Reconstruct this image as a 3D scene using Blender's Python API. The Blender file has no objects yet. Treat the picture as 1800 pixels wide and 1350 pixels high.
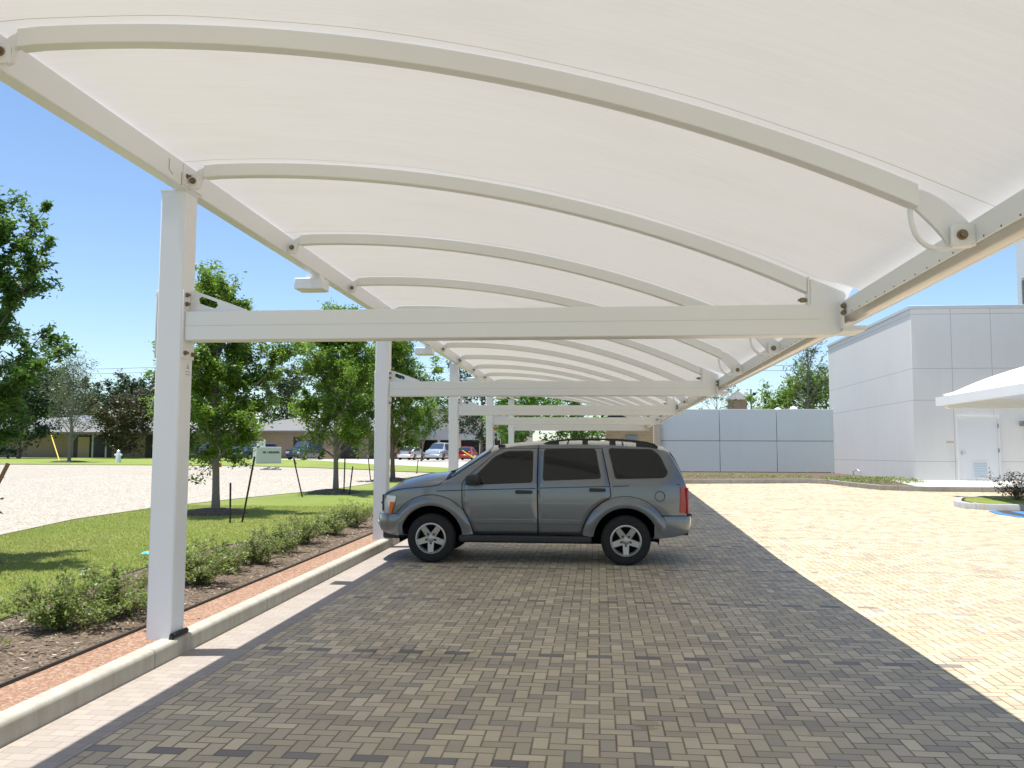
import bpy, bmesh, math, random
import numpy as np
from math import radians as R, sin, cos, pi, sqrt, atan2
from mathutils import Vector, Matrix
random.seed(7); rng = np.random.default_rng(11)
scene = bpy.context.scene
COL = scene.collection

# ------------------------------------------------------------------ helpers
def tag(o, label=None, cat=None, group=None, kind=None):
    if label: o['label'] = label
    if cat: o['category'] = cat
    if group: o['group'] = group
    if kind: o['kind'] = kind
    return o

def empty(name, loc=(0, 0, 0), rz=0.0, label=None, cat=None, group=None, kind=None):
    o = bpy.data.objects.new(name, None); COL.objects.link(o)
    o.location = loc; o.rotation_euler = (0, 0, rz); o.empty_display_size = 0.2
    return tag(o, label, cat, group, kind)

def copy_tree(o, parent=None):
    c = o.copy(); COL.objects.link(c)
    if parent is not None: c.parent = parent
    for ch in list(o.children): copy_tree(ch, c)
    return c

class MB:
    """collects faces, builds one mesh object"""
    def __init__(s): s.v = []; s.f = []; s.m = []
    def add(s, verts, faces, m=0):
        b = len(s.v); s.v += [tuple(p) for p in verts]
        for f in faces: s.f.append([b + i for i in f]); s.m.append(m)
        return s
    def box(s, x0, x1, y0, y1, z0, z1, m=0):
        return s.add([(x0,y0,z0),(x1,y0,z0),(x1,y1,z0),(x0,y1,z0),(x0,y0,z1),(x1,y0,z1),(x1,y1,z1),(x0,y1,z1)],
              [(0,3,2,1),(4,5,6,7),(0,1,5,4),(1,2,6,5),(2,3,7,6),(3,0,4,7)], m)
    def prism(s, poly, a0, a1, axis='y', m=0):
        """poly in the two other axes; xz for axis y, yz for axis x, xy for axis z"""
        n = len(poly)
        def P(p, a): return (p[0], a, p[1]) if axis == 'y' else ((a, p[0], p[1]) if axis == 'x' else (p[0], p[1], a))
        v = [P(p, a0) for p in poly] + [P(p, a1) for p in poly]
        f = [list(range(n))[::-1], list(range(n, 2*n))] + [(i, (i+1) % n, n+(i+1) % n, n+i) for i in range(n)]
        return s.add(v, f, m)
    def tube(s, pts, rad, n=8, m=0, cap=True):
        pts = [Vector(p) for p in pts]; k = len(pts)
        if not hasattr(rad, '__len__'): rad = [rad]*k
        v = []; f = []; prev = None
        for i in range(k):
            t = (pts[min(i+1, k-1)] - pts[max(i-1, 0)]).normalized()
            a = Vector((0, 0, 1)) if abs(t.z) < .95 else Vector((1, 0, 0))
            if prev is not None: a = prev
            u = (a - t*a.dot(t)).normalized(); w = t.cross(u); prev = u
            for j in range(n):
                q = 2*pi*j/n; v.append(pts[i] + (u*cos(q) + w*sin(q))*rad[i])
        for i in range(k-1):
            for j in range(n): f.append((i*n+j, i*n+(j+1) % n, (i+1)*n+(j+1) % n, (i+1)*n+j))
        if cap: f.append(list(range(n))[::-1]); f.append([(k-1)*n+j for j in range(n)])
        return s.add(v, f, m)
    def lathe(s, prof, c, axis='y', n=24, m=0, close=False):
        """prof: list of (radius, along)"""
        v = []; f = []; k = len(prof)
        for r, a in prof:
            for j in range(n):
                q = 2*pi*j/n
                if axis == 'y': v.append((c[0]+r*cos(q), c[1]+a, c[2]+r*sin(q)))
                elif axis == 'z': v.append((c[0]+r*cos(q), c[1]+r*sin(q), c[2]+a))
                else: v.append((c[0]+a, c[1]+r*cos(q), c[2]+r*sin(q)))
        for i in range(k-1 if not close else k):
            i2 = (i+1) % k
            for j in range(n): f.append((i*n+j, i*n+(j+1) % n, i2*n+(j+1) % n, i2*n+j))
        if not close: f.append(list(range(n))[::-1]); f.append([(k-1)*n+j for j in range(n)])
        return s.add(v, f, m)
    def grid(s, fn, us, vs, m=0):
        nu, nv = len(us), len(vs)
        v = [fn(u, w) for u in us for w in vs]
        f = [(i*nv+j, (i+1)*nv+j, (i+1)*nv+j+1, i*nv+j+1) for i in range(nu-1) for j in range(nv-1)]
        return s.add(v, f, m)
    def build(s, name, mats, parent=None, loc=None, smooth=None, bevel=0, seg=2):
        me = bpy.data.meshes.new(name); me.from_pydata(s.v, [], s.f); me.update()
        if not isinstance(mats, (list, tuple)): mats = [mats]
        for m_ in mats: me.materials.append(m_)
        if len(mats) > 1: me.polygons.foreach_set('material_index', s.m)
        bm = bmesh.new(); bm.from_mesh(me); bmesh.ops.recalc_face_normals(bm, faces=bm.faces); bm.to_mesh(me); bm.free()
        if smooth is not None:
            me.shade_smooth(); me.set_sharp_from_angle(angle=R(smooth))
        o = bpy.data.objects.new(name, me); COL.objects.link(o)
        if parent is not None: o.parent = parent
        if loc is not None: o.location = loc
        if bevel:
            b = o.modifiers.new('edge', 'BEVEL'); b.width = bevel; b.segments = seg; b.limit_method = 'ANGLE'; b.angle_limit = R(40); b.harden_normals = False
            if smooth is None: me.shade_smooth(); me.set_sharp_from_angle(angle=R(35))
        return o

def fast_mesh(name, verts, nside, mat, parent=None, kind=None):
    """verts: (n, nside, 3) array of separate polygons"""
    n = len(verts); me = bpy.data.meshes.new(name)
    me.vertices.add(n*nside); me.vertices.foreach_set('co', verts.reshape(-1).astype(np.float32))
    me.loops.add(n*nside); me.loops.foreach_set('vertex_index', np.arange(n*nside, dtype=np.int32))
    me.polygons.add(n); me.polygons.foreach_set('loop_start', np.arange(0, n*nside, nside, dtype=np.int32))
    me.polygons.foreach_set('loop_total', np.full(n, nside, dtype=np.int32))
    me.update(calc_edges=True); me.materials.append(mat)
    o = bpy.data.objects.new(name, me); COL.objects.link(o)
    if parent is not None: o.parent = parent
    if kind: o['kind'] = kind
    return o

# ------------------------------------------------------------------ materials
class N:
    def __init__(s, name):
        s.mat = bpy.data.materials.new(name); s.mat.use_nodes = True
        s.t = s.mat.node_tree; s.t.nodes.clear()
        s.out = s.t.nodes.new('ShaderNodeOutputMaterial')
    def n(s, kind, **kw):
        nd = s.t.nodes.new('ShaderNode' + kind)
        for k, v in kw.items(): setattr(nd, k, v)
        return nd
    def l(s, a, b): s.t.links.new(a, b)
    def setin(s, sock, v):
        if hasattr(v, 'is_linked') or isinstance(v, bpy.types.NodeSocket): s.l(v, sock)
        else: sock.default_value = v
    def math(s, op, a, b=0.0, c=None):
        nd = s.n('Math', operation=op); s.setin(nd.inputs[0], a); s.setin(nd.inputs[1], b)
        if c is not None: s.setin(nd.inputs[2], c)
        return nd.outputs[0]
    def mix(s, f, a, b, blend='MIX'):
        nd = s.n('Mix', data_type='RGBA', blend_type=blend)
        s.setin(nd.inputs[0], f); s.setin(nd.inputs[6], c4(a)); s.setin(nd.inputs[7], c4(b)); return nd.outputs[2]
    def co(s, which='Object'): return s.n('TexCoord').outputs[which]
    def pos(s): return s.n('NewGeometry').outputs['Position']
    def scale(s, vec, k):
        nd = s.n('Mapping'); s.l(vec, nd.inputs[0]); nd.inputs['Scale'].default_value = k if hasattr(k, '__len__') else (k, k, k); return nd.outputs[0]
    def noise(s, vec, sc, detail=3, rough=.55):
        nd = s.n('TexNoise'); s.l(vec, nd.inputs['Vector']); nd.inputs['Scale'].default_value = sc
        nd.inputs['Detail'].default_value = detail; nd.inputs['Roughness'].default_value = rough; return nd.outputs[0]
    def ramp(s, f, stops, interp='LINEAR'):
        nd = s.n('ValToRGB'); s.setin(nd.inputs[0], f); cr = nd.color_ramp; cr.interpolation = interp
        while len(cr.elements) < len(stops): cr.elements.new(.5)
        for e, (p, c) in zip(cr.elements, stops): e.position = p; e.color = c4(c)
        return nd.outputs[0]
    def bump(s, h, strength=.3, dist=.01):
        nd = s.n('Bump'); nd.inputs['Strength'].default_value = strength; nd.inputs['Distance'].default_value = dist
        s.l(h, nd.inputs['Height']); return nd.outputs[0]
    def bsdf(s, col, rough=.6, metal=0.0, spec=.5, normal=None, coat=0.0):
        p = s.n('BsdfPrincipled'); s.setin(p.inputs['Base Color'], c4(col)); s.setin(p.inputs['Roughness'], rough)
        p.inputs['Metallic'].default_value = metal; p.inputs['Specular IOR Level'].default_value = spec
        p.inputs['Coat Weight'].default_value = coat; p.inputs['Coat Roughness'].default_value = .05
        if normal is not None: s.l(normal, p.inputs['Normal'])
        return p.outputs[0]
    def done(s, sh): s.l(sh, s.out.inputs[0]); return s.mat
def c4(c):
    if isinstance(c, bpy.types.NodeSocket) or not hasattr(c, '__len__'): return c
    return tuple(c) if len(c) == 4 else (c[0], c[1], c[2], 1.0)

def simple(name, col, rough=.6, metal=0, spec=.5, var=.08, sc=3.0, bump=0.0, bsc=60, coat=0, dist=.004):
    k = N(name); v = k.co('Object')
    f = k.noise(v, sc, 4)
    a = tuple(max(0, c*(1-var)) for c in col); b = tuple(min(1, c*(1+var)) for c in col)
    base = k.mix(f, a, b)
    nrm = k.bump(k.noise(v, bsc, 3), bump, dist) if bump else None
    rr = k.math('ADD', k.math('MULTIPLY', k.noise(v, sc*2.3, 3), .16), max(.02, rough-.08))
    return k.done(k.bsdf(base, rr, metal, spec, nrm, coat))

def m_pavers(name, u=.1075, row0=5.477, rstep=2.6667, border=False):
    k = N(name); p = k.pos(); sx = k.n('SeparateXYZ'); k.l(p, sx.inputs[0])
    x = k.math('DIVIDE', sx.outputs[0], u); y = k.math('DIVIDE', sx.outputs[1], u)
    x = k.math('ADD', x, 4000.0); y = k.math('ADD', y, 4000.0)
    ix = k.math('FLOOR', x); iy = k.math('FLOOR', y); fx = k.math('SUBTRACT', x, ix); fy = k.math('SUBTRACT', y, iy)
    m = k.math('FLOORED_MODULO', k.math('SUBTRACT', ix, iy), 4.0)
    e = [k.math('COMPARE', m, float(q), .25) for q in range(4)]
    far = 10.0
    d = k.math('ADD', fx, k.math('MULTIPLY', e[1], far))
    d = k.math('MINIMUM', d, k.math('ADD', k.math('SUBTRACT', 1.0, fx), k.math('MULTIPLY', e[0], far)))
    d = k.math('MINIMUM', d, k.math('ADD', fy, k.math('MULTIPLY', e[2], far)))
    d = k.math('MINIMUM', d, k.math('ADD', k.math('SUBTRACT', 1.0, fy), k.math('MULTIPLY', e[3], far)))
    bx = k.math('SUBTRACT', ix, e[1]); by = k.math('SUBTRACT', iy, e[2])
    horiz = k.math('ADD', e[0], e[1])
    cv = k.n('CombineXYZ'); k.l(bx, cv.inputs[0]); k.l(by, cv.inputs[1]); k.l(horiz, cv.inputs[2])
    wn = k.n('TexWhiteNoise', noise_dimensions='3D'); k.l(cv.outputs[0], wn.inputs['Vector'])
    r1 = wn.outputs['Value']
    sc = k.n('SeparateColor'); k.l(wn.outputs['Color'], sc.inputs[0])
    col = k.ramp(r1, [(0, (.47,.375,.24)), (.22, (.54,.43,.265)), (.42, (.63,.505,.315)), (.64, (.67,.54,.345)), (.8, (.535,.42,.285)), (.9, (.39,.32,.23))], 'CONSTANT')
    # mottling inside each brick (two tone blends)
    mot = k.noise(k.scale(p, (1, 2.2, 1)), 9, 3)
    col = k.mix(k.math('MULTIPLY', k.math('MULTIPLY', sc.outputs[1], mot), .5), col, (.38, .315, .225))
    val = k.math('ADD', .90, k.math('MULTIPLY', sc.outputs[2], .2))
    cm = k.n('CombineXYZ'); [k.l(val, cm.inputs[q]) for q in range(3)]
    col = k.mix(1.0, col, cm.outputs[0], 'MULTIPLY')
    # stall lines: the lying bricks of every 26th course are dark
    ry = k.math('DIVIDE', k.math('SUBTRACT', sx.outputs[1], row0), rstep)
    ff = k.math('SUBTRACT', ry, k.math('ROUND', ry))
    byc = k.math('MULTIPLY', k.math('ADD', k.math('SUBTRACT', iy, 4000.0), .5), u)
    rr = k.math('DIVIDE', k.math('SUBTRACT', byc, row0), rstep)
    rr = k.math('MULTIPLY', k.math('ABSOLUTE', k.math('SUBTRACT', rr, k.math('ROUND', rr))), rstep)
    line = k.math('MULTIPLY', k.math('LESS_THAN', rr, u*.5), horiz)
    line = k.math('MULTIPLY', line, k.math('LESS_THAN', sx.outputs[0], 3.2))
    dk = k.mix(sc.outputs[0], (.14, .12, .12), (.20, .175, .165))
    col = k.mix(k.math('MULTIPLY', line, .9), col, dk)
    # grime: large soft patches, tyre traffic and one oil-stained spot with its own outline
    big = k.noise(p, .55, 5, .6)
    col = k.mix(k.math('MULTIPLY', k.math('SUBTRACT', big, .35), .5), col, (.33, .275, .20))
    def spot(cx, cy, rx, ry_, lo):
        dx = k.math('DIVIDE', k.math('SUBTRACT', sx.outputs[0], cx), rx); dy = k.math('DIVIDE', k.math('SUBTRACT', sx.outputs[1], cy), ry_)
        q = k.math('ADD', k.math('MULTIPLY', dx, dx), k.math('MULTIPLY', dy, dy))
        q = k.math('ADD', q, k.math('MULTIPLY', k.math('SUBTRACT', k.noise(p, 6.5, 4), .45), 5.5))
        return k.math('MULTIPLY', k.math('LESS_THAN', q, 1.0), lo)
    joint = k.n('MapRange'); k.l(d, joint.inputs[0]); joint.inputs[1].default_value = .03; joint.inputs[2].default_value = .085
    jm = k.math('SUBTRACT', 1.0, joint.outputs[0])
    jm = k.math('MULTIPLY', jm, k.math('ADD', .35, k.math('MULTIPLY', k.noise(p, 1.3, 3), .9)))
    col = k.mix(jm, col, (.125, .092, .05))
    st = spot(-1.60, 8.02, .50, .34, .7)
    col = k.mix(k.math('MULTIPLY', st, k.math('ADD', .45, k.math('MULTIPLY', jm, 1.2))), col, (.10, .07, .03))
    st2 = spot(.35, 6.25, .13, .10, .4); col = k.mix(st2, col, (.17, .13, .06))
    tlt = k.math('ADD', k.math('MULTIPLY', k.math('SUBTRACT', sc.outputs[0], .5), fx), k.math('MULTIPLY', k.math('SUBTRACT', sc.outputs[1], .5), fy))
    dots = k.n('TexVoronoi'); k.l(p, dots.inputs['Vector']); dots.inputs['Scale'].default_value = 1.6
    col = k.mix(k.math('MULTIPLY', k.math('LESS_THAN', dots.outputs['Distance'], .035), .6), col, (.07, .06, .05))
    ty = k.math('MAXIMUM', k.math('SUBTRACT', k.noise(k.scale(p, (.25, 2.0, 1)), 1.0, 4, .6), .5), 0.0)
    col = k.mix(k.math('MULTIPLY', ty, 1.6), col, (.20, .175, .14))
    hgt = k.math('ADD', k.math('ADD', joint.outputs[0], k.math('MULTIPLY', tlt, .9)), k.math('ADD', k.math('MULTIPLY', k.noise(p, 130, 2), .25), k.math('MULTIPLY', r1, .45)))
    return k.done(k.bsdf(col, .62, 0, .45, k.bump(hgt, .55, .006)))

def m_border(name):
    k = N(name); p = k.pos()
    b = k.n('TexBrick'); k.l(k.scale(p, (1, 1, 1)), b.inputs['Vector'])
    # rotate so that rows run along the kerb
    mp = k.n('Mapping'); k.l(p, mp.inputs[0]); mp.inputs['Rotation'].default_value = (0, 0, 0); k.l(mp.outputs[0], b.inputs['Vector'])
    b.inputs['Color1'].default_value = (.35, .305, .26, 1); b.inputs['Color2'].default_value = (.29, .25, .215, 1); b.inputs['Mortar'].default_value = (.25, .18, .13, 1)
    b.inputs['Scale'].default_value = 1; b.inputs['Mortar Size'].default_value = .004; b.inputs['Brick Width'].default_value = .18; b.inputs['Row Height'].default_value = .11; b.offset = .5
    col = k.mix(k.math('MULTIPLY', k.noise(p, 3, 4), .5), b.outputs['Color'], (.34, .30, .265))
    hgt = k.math('ADD', k.math('MULTIPLY', b.outputs['Fac'], -1.0), k.math('MULTIPLY', k.noise(p, 120, 2), .3))
    return k.done(k.bsdf(col, .7, 0, .4, k.bump(hgt, .5, .005)))

def m_stones(name, cols, sc, rough=.85, bump=.9, dist=.03, big=.15, sc2=None):
    k = N(name); p = k.pos(); v = k.n('TexVoronoi'); k.l(p, v.inputs['Vector']); v.inputs['Scale'].default_value = sc
    w = k.n('SeparateColor'); k.l(v.outputs['Color'], w.inputs[0])
    n = len(cols); col = k.ramp(w.outputs[0], [(i/n, c) for i, c in enumerate(cols)], 'CONSTANT')
    v2 = k.n('TexVoronoi'); k.l(p, v2.inputs['Vector']); v2.inputs['Scale'].default_value = sc2 or sc*.37
    w2 = k.n('SeparateColor'); k.l(v2.outputs['Color'], w2.inputs[0])
    col = k.mix(k.math('MULTIPLY', k.math('GREATER_THAN', w2.outputs[1], .72), .45), col, cols[0])
    edge = k.n('MapRange'); k.l(v.outputs['Distance'], edge.inputs[0]); edge.inputs[1].default_value = .55; edge.inputs[2].default_value = .95
    col = k.mix(k.math('MULTIPLY', edge.outputs[0], .6), col, tuple(c*.35 for c in cols[0]))
    col = k.mix(k.math('MULTIPLY', k.noise(p, big, 4), .35), col, cols[-1])
    h = k.math('SUBTRACT', 1.0, k.math('POWER', v.outputs['Distance'], 1.5))
    h = k.math('ADD', h, k.math('MULTIPLY', k.noise(p, sc*.3, 3), .8))
    return k.done(k.bsdf(col, rough, 0, .3, k.bump(h, bump, dist)))

def m_lawn(name):
    k = N(name); p = k.pos()
    a = k.noise(p, .35, 4, .6); b = k.noise(p, 26, 3, .7); c = k.noise(k.scale(p, (1, .35, 1)), 1.6, 4, .6)
    col = k.ramp(a, [(.3, (.20, .285, .035)), (.5, (.275, .345, .055)), (.68, (.36, .375, .11))])
    col = k.mix(k.math('MULTIPLY', c, .55), col, (.29, .31, .10))
    dry = k.n('MapRange'); k.l(k.noise(k.scale(p, (1, .5, 1)), .5, 5, .65), dry.inputs[0]); dry.inputs[1].default_value = .52; dry.inputs[2].default_value = .72
    col = k.mix(k.math('MULTIPLY', dry.outputs[0], .6), col, (.38, .345, .16))
    col = k.mix(k.math('MULTIPLY', b, .4), col, (.09, .17, .022))
    return k.done(k.bsdf(col, .8, 0, .2, k.bump(k.math('ADD', b, k.noise(p, 80, 2)), .9, .04)))

def m_leaf(name, cols, trans=.35, rough=.45, spec=.4):
    k = N(name); g = k.n('NewGeometry'); r = g.outputs['Random Per Island']
    n = len(cols); col = k.ramp(r, [(i/max(1, n-1), c) for i, c in enumerate(cols)])
    d = k.bsdf(col, rough, 0, spec)
    t = k.n('BsdfTranslucent'); k.l(k.mix(.5, col, tuple(min(1, c*1.6) for c in cols[-1])), t.inputs[0])
    mx = k.n('MixShader'); mx.inputs[0].default_value = trans; k.l(d, mx.inputs[1]); k.l(t.outputs[0], mx.inputs[2])
    return k.done(mx.outputs[0])

def m_fabric(name, trans=.36, seams=True, y0=0.0, step=2.6667):
    k = N(name); v = k.co('Object'); sx = k.n('SeparateXYZ'); k.l(v, sx.inputs[0])
    w = k.noise(k.scale(v, (.25, 11, 1)), 3, 4); w2 = k.noise(k.scale(v, (1.2, 90, 1)), 3, 2)
    col = k.mix(k.math('MULTIPLY', w, .9), (.85, .845, .855), (.75, .74, .735))
    col = k.mix(k.math('MULTIPLY', w2, .3), col, (.73, .73, .725))
    if seams:
        q = k.math('DIVIDE', k.math('SUBTRACT', sx.outputs[1], y0-.075), step)
        q = k.math('MULTIPLY', k.math('ABSOLUTE', k.math('SUBTRACT', q, k.math('ROUND', q))), step)
        col = k.mix(k.math('MULTIPLY', k.math('LESS_THAN', q, .004), .75), col, (.30, .24, .17))
    nrm = k.bump(k.math('ADD', k.noise(k.scale(v, (120, 120, 1)), 3, 1), w2), .12, .002)
    st = k.noise(k.scale(v, (.5, 1.3, 1)), 1.1, 5, .65)
    col = k.mix(k.math('MULTIPLY', k.math('MAXIMUM', k.math('SUBTRACT', st, .5), 0.0), .9), col, (.63, .61, .565))
    d = k.n('BsdfDiffuse'); k.l(col, d.inputs[0]); k.l(nrm, d.inputs['Normal'])
    t = k.n('BsdfTranslucent'); k.l(k.mix(1.0, col, (1.0, .955, .885), 'MULTIPLY'), t.inputs[0])
    mx = k.n('MixShader'); mx.inputs[0].default_value = trans; k.l(d.outputs[0], mx.inputs[1]); k.l(t.outputs[0], mx.inputs[2])
    return k.done(mx.outputs[0])

def m_brick(name, c1, c2, mortar, w=.4, h=.2, ms=.01, axis='xz'):
    k = N(name); p = k.pos(); sx = k.n('SeparateXYZ'); k.l(p, sx.inputs[0])
    cv = k.n('CombineXYZ'); k.l(k.math('ADD', sx.outputs[0], sx.outputs[1]), cv.inputs[0]); k.l(sx.outputs[2], cv.inputs[1])
    b = k.n('TexBrick'); k.l(cv.outputs[0], b.inputs['Vector']); b.inputs['Scale'].default_value = 1
    b.inputs['Color1'].default_value = c4(c1); b.inputs['Color2'].default_value = c4(c2); b.inputs['Mortar'].default_value = c4(mortar)
    b.inputs['Mortar Size'].default_value = ms; b.inputs['Brick Width'].default_value = w; b.inputs['Row Height'].default_value = h
    col = k.mix(k.math('MULTIPLY', k.noise(p, 1.2, 4), .3), b.outputs['Color'], c1)
    return k.done(k.bsdf(col, .85, 0, .3, k.bump(k.math('MULTIPLY', b.outputs['Fac'], -1.0), .4, .008)))

def m_panelwall(name, base, zl, xl, yl=(), w=.011, groove=(.40, .40, .39)):
    """wall with reveal joints at world heights zl and world x positions xl"""
    k = N(name); p = k.pos(); sx = k.n('SeparateXYZ'); k.l(p, sx.inputs[0]); g = 0.0
    for arr, s in ((zl, 2), (xl, 0), (yl, 1)):
        for c in arr:
            e = k.math('COMPARE', sx.outputs[s], float(c), w); g = e if isinstance(g, float) else k.math('MAXIMUM', g, e)
    f = k.noise(p, .6, 5); col = k.mix(f, tuple(c*.95 for c in base), tuple(min(1, c*1.04) for c in base))
    stain = k.noise(k.scale(p, (2.2, 2.2, .18)), 1.5, 5, .65)
    col = k.mix(k.math('MULTIPLY', k.math('MAXIMUM', k.math('SUBTRACT', stain, .5), 0.0), .45), col, tuple(c*.72 for c in base))
    if not isinstance(g, float): col = k.mix(k.math('MULTIPLY', g, .85), col, groove)
    return k.done(k.bsdf(col, .72, 0, .35, k.bump(k.noise(p, 45, 3), .12, .004)))

def m_concrete(name, col, joints=None, var=.12):
    k = N(name); p = k.pos(); f = k.noise(p, 1.1, 6, .65); f2 = k.noise(p, 22, 3, .6)
    c = k.mix(f, tuple(v*(1-var) for v in col), tuple(v*(1+var) for v in col))
    c = k.mix(k.math('MULTIPLY', f2, .35), c, tuple(v*.75 for v in col))
    sp = k.noise(p, 180, 2); c = k.mix(k.math('MULTIPLY', k.math('GREATER_THAN', sp, .66), .3), c, tuple(v*.5 for v in col))
    st = k.noise(k.scale(p, (1, 2.5, .25)), 4, 5); c = k.mix(k.math('MULTIPLY', k.math('MAXIMUM', k.math('SUBTRACT', st, .42), 0.), 1.7), c, (.27, .225, .155))
    if joints:
        sx = k.n('SeparateXYZ'); k.l(p, sx.inputs[0])
        q = k.math('DIVIDE', k.math('SUBTRACT', sx.outputs[joints[0]], joints[1]), joints[2])
        q = k.math('MULTIPLY', k.math('ABSOLUTE', k.math('SUBTRACT', q, k.math('ROUND', q))), joints[2])
        c = k.mix(k.math('MULTIPLY', k.math('LESS_THAN', q, .009), .6), c, tuple(v*.35 for v in col))
    return k.done(k.bsdf(c, .82, 0, .3, k.bump(k.math('ADD', f2, sp), .25, .004)))

M = {}
M['white'] = simple('white_paint', (.76, .775, .79), .33, 0, .5, .05, .8, .05, 40)
M['white2'] = simple('white_paint_beam', (.77, .785, .79), .33, 0, .5, .05, .8)
M['gutter'] = simple('gutter_paint', (.68, .65, .59), .14, 0, .6, .10, 1.2)
M['fabric'] = m_fabric('canopy_fabric', .20, True, 7.73)
M['seamgrey'] = simple('seam_grey', (.58, .57, .55), .5)
M['fabric2'] = m_fabric('canopy_fabric_far', .10, False)
M['rust'] = simple('zinc_bolt', (.24, .19, .12), .45, .7, .5, .3, 30)
M['rivet'] = simple('dark_rivet', (.12, .11, .10), .5, .5)
M['lens'] = simple('lamp_lens', (.62, .60, .52), .3)
M['pavers'] = m_pavers('herringbone_pavers')
M['border'] = m_border('border_pavers')
M['kerb'] = m_concrete('kerb_concrete', (.42, .40, .345), (1, 7.30, 2.55))
M['kerb2'] = m_concrete('kerb_concrete_grey', (.40, .40, .39), (0, 7.0, 2.4))
M['walk'] = m_concrete('walk_concrete', (.60, .58, .54), (0, 11., 1.5))
M['lot'] = m_concrete('lot_concrete', (.50, .455, .39))
M['granite'] = m_stones('crushed_granite', [(.29, .155, .095), (.35, .21, .14), (.245, .13, .08), (.40, .275, .195)], 40, .85, 1.0, .016, .8)
M['gravel'] = m_stones('pale_gravel', [(.30, .25, .185), (.40, .35, .28), (.46, .41, .335), (.34, .285, .215), (.52, .475, .40)], 19, .9, .8, .04, .25)
M['mulch'] = m_stones('bark_mulch', [(.10, .07, .045), (.165, .12, .082), (.13, .092, .062), (.21, .16, .115)], 30, .95, 1.0, .03, .7)
M['chip'] = m_leaf('mulch_chip', [(.11, .075, .05), (.17, .125, .085), (.24, .185, .14), (.46, .41, .35)], 0.0, .9, .2)
M['lawn'] = m_lawn('lawn_grass')
M['blade'] = m_leaf('grass_blade', [(.17, .26, .03), (.25, .34, .045), (.35, .38, .09), (.45, .40, .17)], .3, .6, .25)
M['ground'] = simple('rough_ground', (.13, .15, .05), .9, 0, .2, .35, .2)
M['asphalt'] = simple('asphalt', (.055, .055, .058), .85, 0, .3, .25, 12, .4, 90)
M['bluepaint'] = simple('blue_marking', (.05, .19, .50), .7, 0, .3, .15, 6)
M['whitepaint'] = simple('white_marking', (.75, .75, .74), .7, 0, .3, .1, 6)
M['edging'] = simple('steel_edging', (.06, .055, .045), .7, .2, .4, .3, 8)
M['bark'] = simple('bark', (.17, .135, .10), .9, 0, .2, .35, 14, .7, 40, 0, .02)
M['bark2'] = simple('bark_grey', (.22, .20, .17), .9, 0, .2, .3, 12, .6, 40, 0, .02)
OAK = [(.055, .11, .012), (.09, .175, .016), (.14, .25, .022), (.22, .33, .04)]
M['oak'] = m_leaf('oak_leaves', OAK, .38)
M['oakd'] = m_leaf('oak_leaves_dark', [(.035, .085, .016), (.055, .125, .02), (.085, .175, .026), (.14, .25, .04)], .38)
M['bright'] = m_leaf('bright_leaves', [(.05, .13, .016), (.08, .19, .022), (.12, .26, .028), (.18, .33, .04)], .42)
M['dark'] = m_leaf('dark_leaves', [(.018, .042, .018), (.03, .065, .022), (.045, .085, .028)], .2)
M['olive'] = m_leaf('olive_leaves', [(.06, .095, .032), (.09, .13, .045), (.13, .17, .065)], .3)
M['russet'] = m_leaf('russet_leaves', [(.06, .045, .02), (.055, .075, .022), (.085, .065, .03)], .25)
M['shrubleaf'] = m_leaf('shrub_leaves', [(.06, .115, .016), (.11, .20, .024), (.17, .28, .035), (.25, .35, .055), (.22, .19, .10)], .42)
M['purple'] = m_leaf('purple_leaves', [(.045, .03, .025), (.06, .05, .03), (.09, .06, .045), (.06, .08, .03)], .2)
k = N('suv_paint'); k.done(k.bsdf((.15, .163, .170), .30, .45, .5, None, 1.0)); M['paint'] = k.mat
M['trim'] = simple('black_plastic', (.022, .023, .024), .5, 0, .4, .1)
k = N('tinted_glass'); k.done(k.bsdf((.010, .011, .010), .05, 0, .38)); M['glass'] = k.mat
k = N('windscreen_glass'); k.done(k.bsdf((.03, .05, .07), .04, .25, 1.0, None, 1.0)); M['screen'] = k.mat
M['tyre'] = simple('tyre_rubber', (.020, .020, .020), .85, 0, .3, .15, 10, .3, 70)
M['rim'] = simple('alloy', (.42, .41, .385), .35, .75, .5, .05)
M['void'] = simple('dark_void', (.006, .006, .006), .9, 0, .1, .1)
M['lamp'] = simple('lamp_glass', (.50, .54, .58), .08, .35, .8, .15, 9)
M['amber'] = simple('amber_lens', (.60, .14, .02), .15, 0, .6)
M['redlens'] = simple('red_lens', (.42, .012, .014), .12, 0, .6, .1, coat=.6)
M['chrome'] = simple('chrome', (.6, .6, .6), .12, 1.0)
M['wall'] = m_panelwall('precast_wall', (.69, .67, .63), [1.71, 3.84, 4.95, 6.87], [12.30, 13.63, 14.96, 16.3, 17.6, 18.9])
M['fencepanel'] = m_panelwall('composite_panel', (.66, .715, .69), [], [])
M['coping'] = simple('metal_coping', (.55, .56, .57), .35, .4)
M['louver'] = simple('louver_grey', (.22, .23, .24), .5, .3)
M['door'] = simple('door_paint', (.72, .72, .715), .4, 0, .5, .03)
M['doorlouver'] = simple('door_louver', (.44, .53, .60), .45)
M['tan'] = m_brick('tan_brick', (.42, .31, .185), (.36, .26, .15), (.46, .39, .29), .42, .20, .012)
M['tanfar'] = m_brick('tan_far_brick', (.30, .225, .155), (.26, .19, .13), (.32, .26, .2), .3, .1, .01)
M['cream'] = simple('cream_precast', (.52, .45, .35), .8, 0, .3, .06)
M['greymetal'] = simple('grey_fascia', (.36, .37, .37), .5, .2)
M['shingle'] = simple('shingles', (.20, .195, .19), .9, 0, .2, .2, 6)
M['pale'] = simple('pale_roof', (.66, .68, .68), .5)
M['darkdoor'] = simple('dark_opening', (.02, .018, .018), .5)
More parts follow.
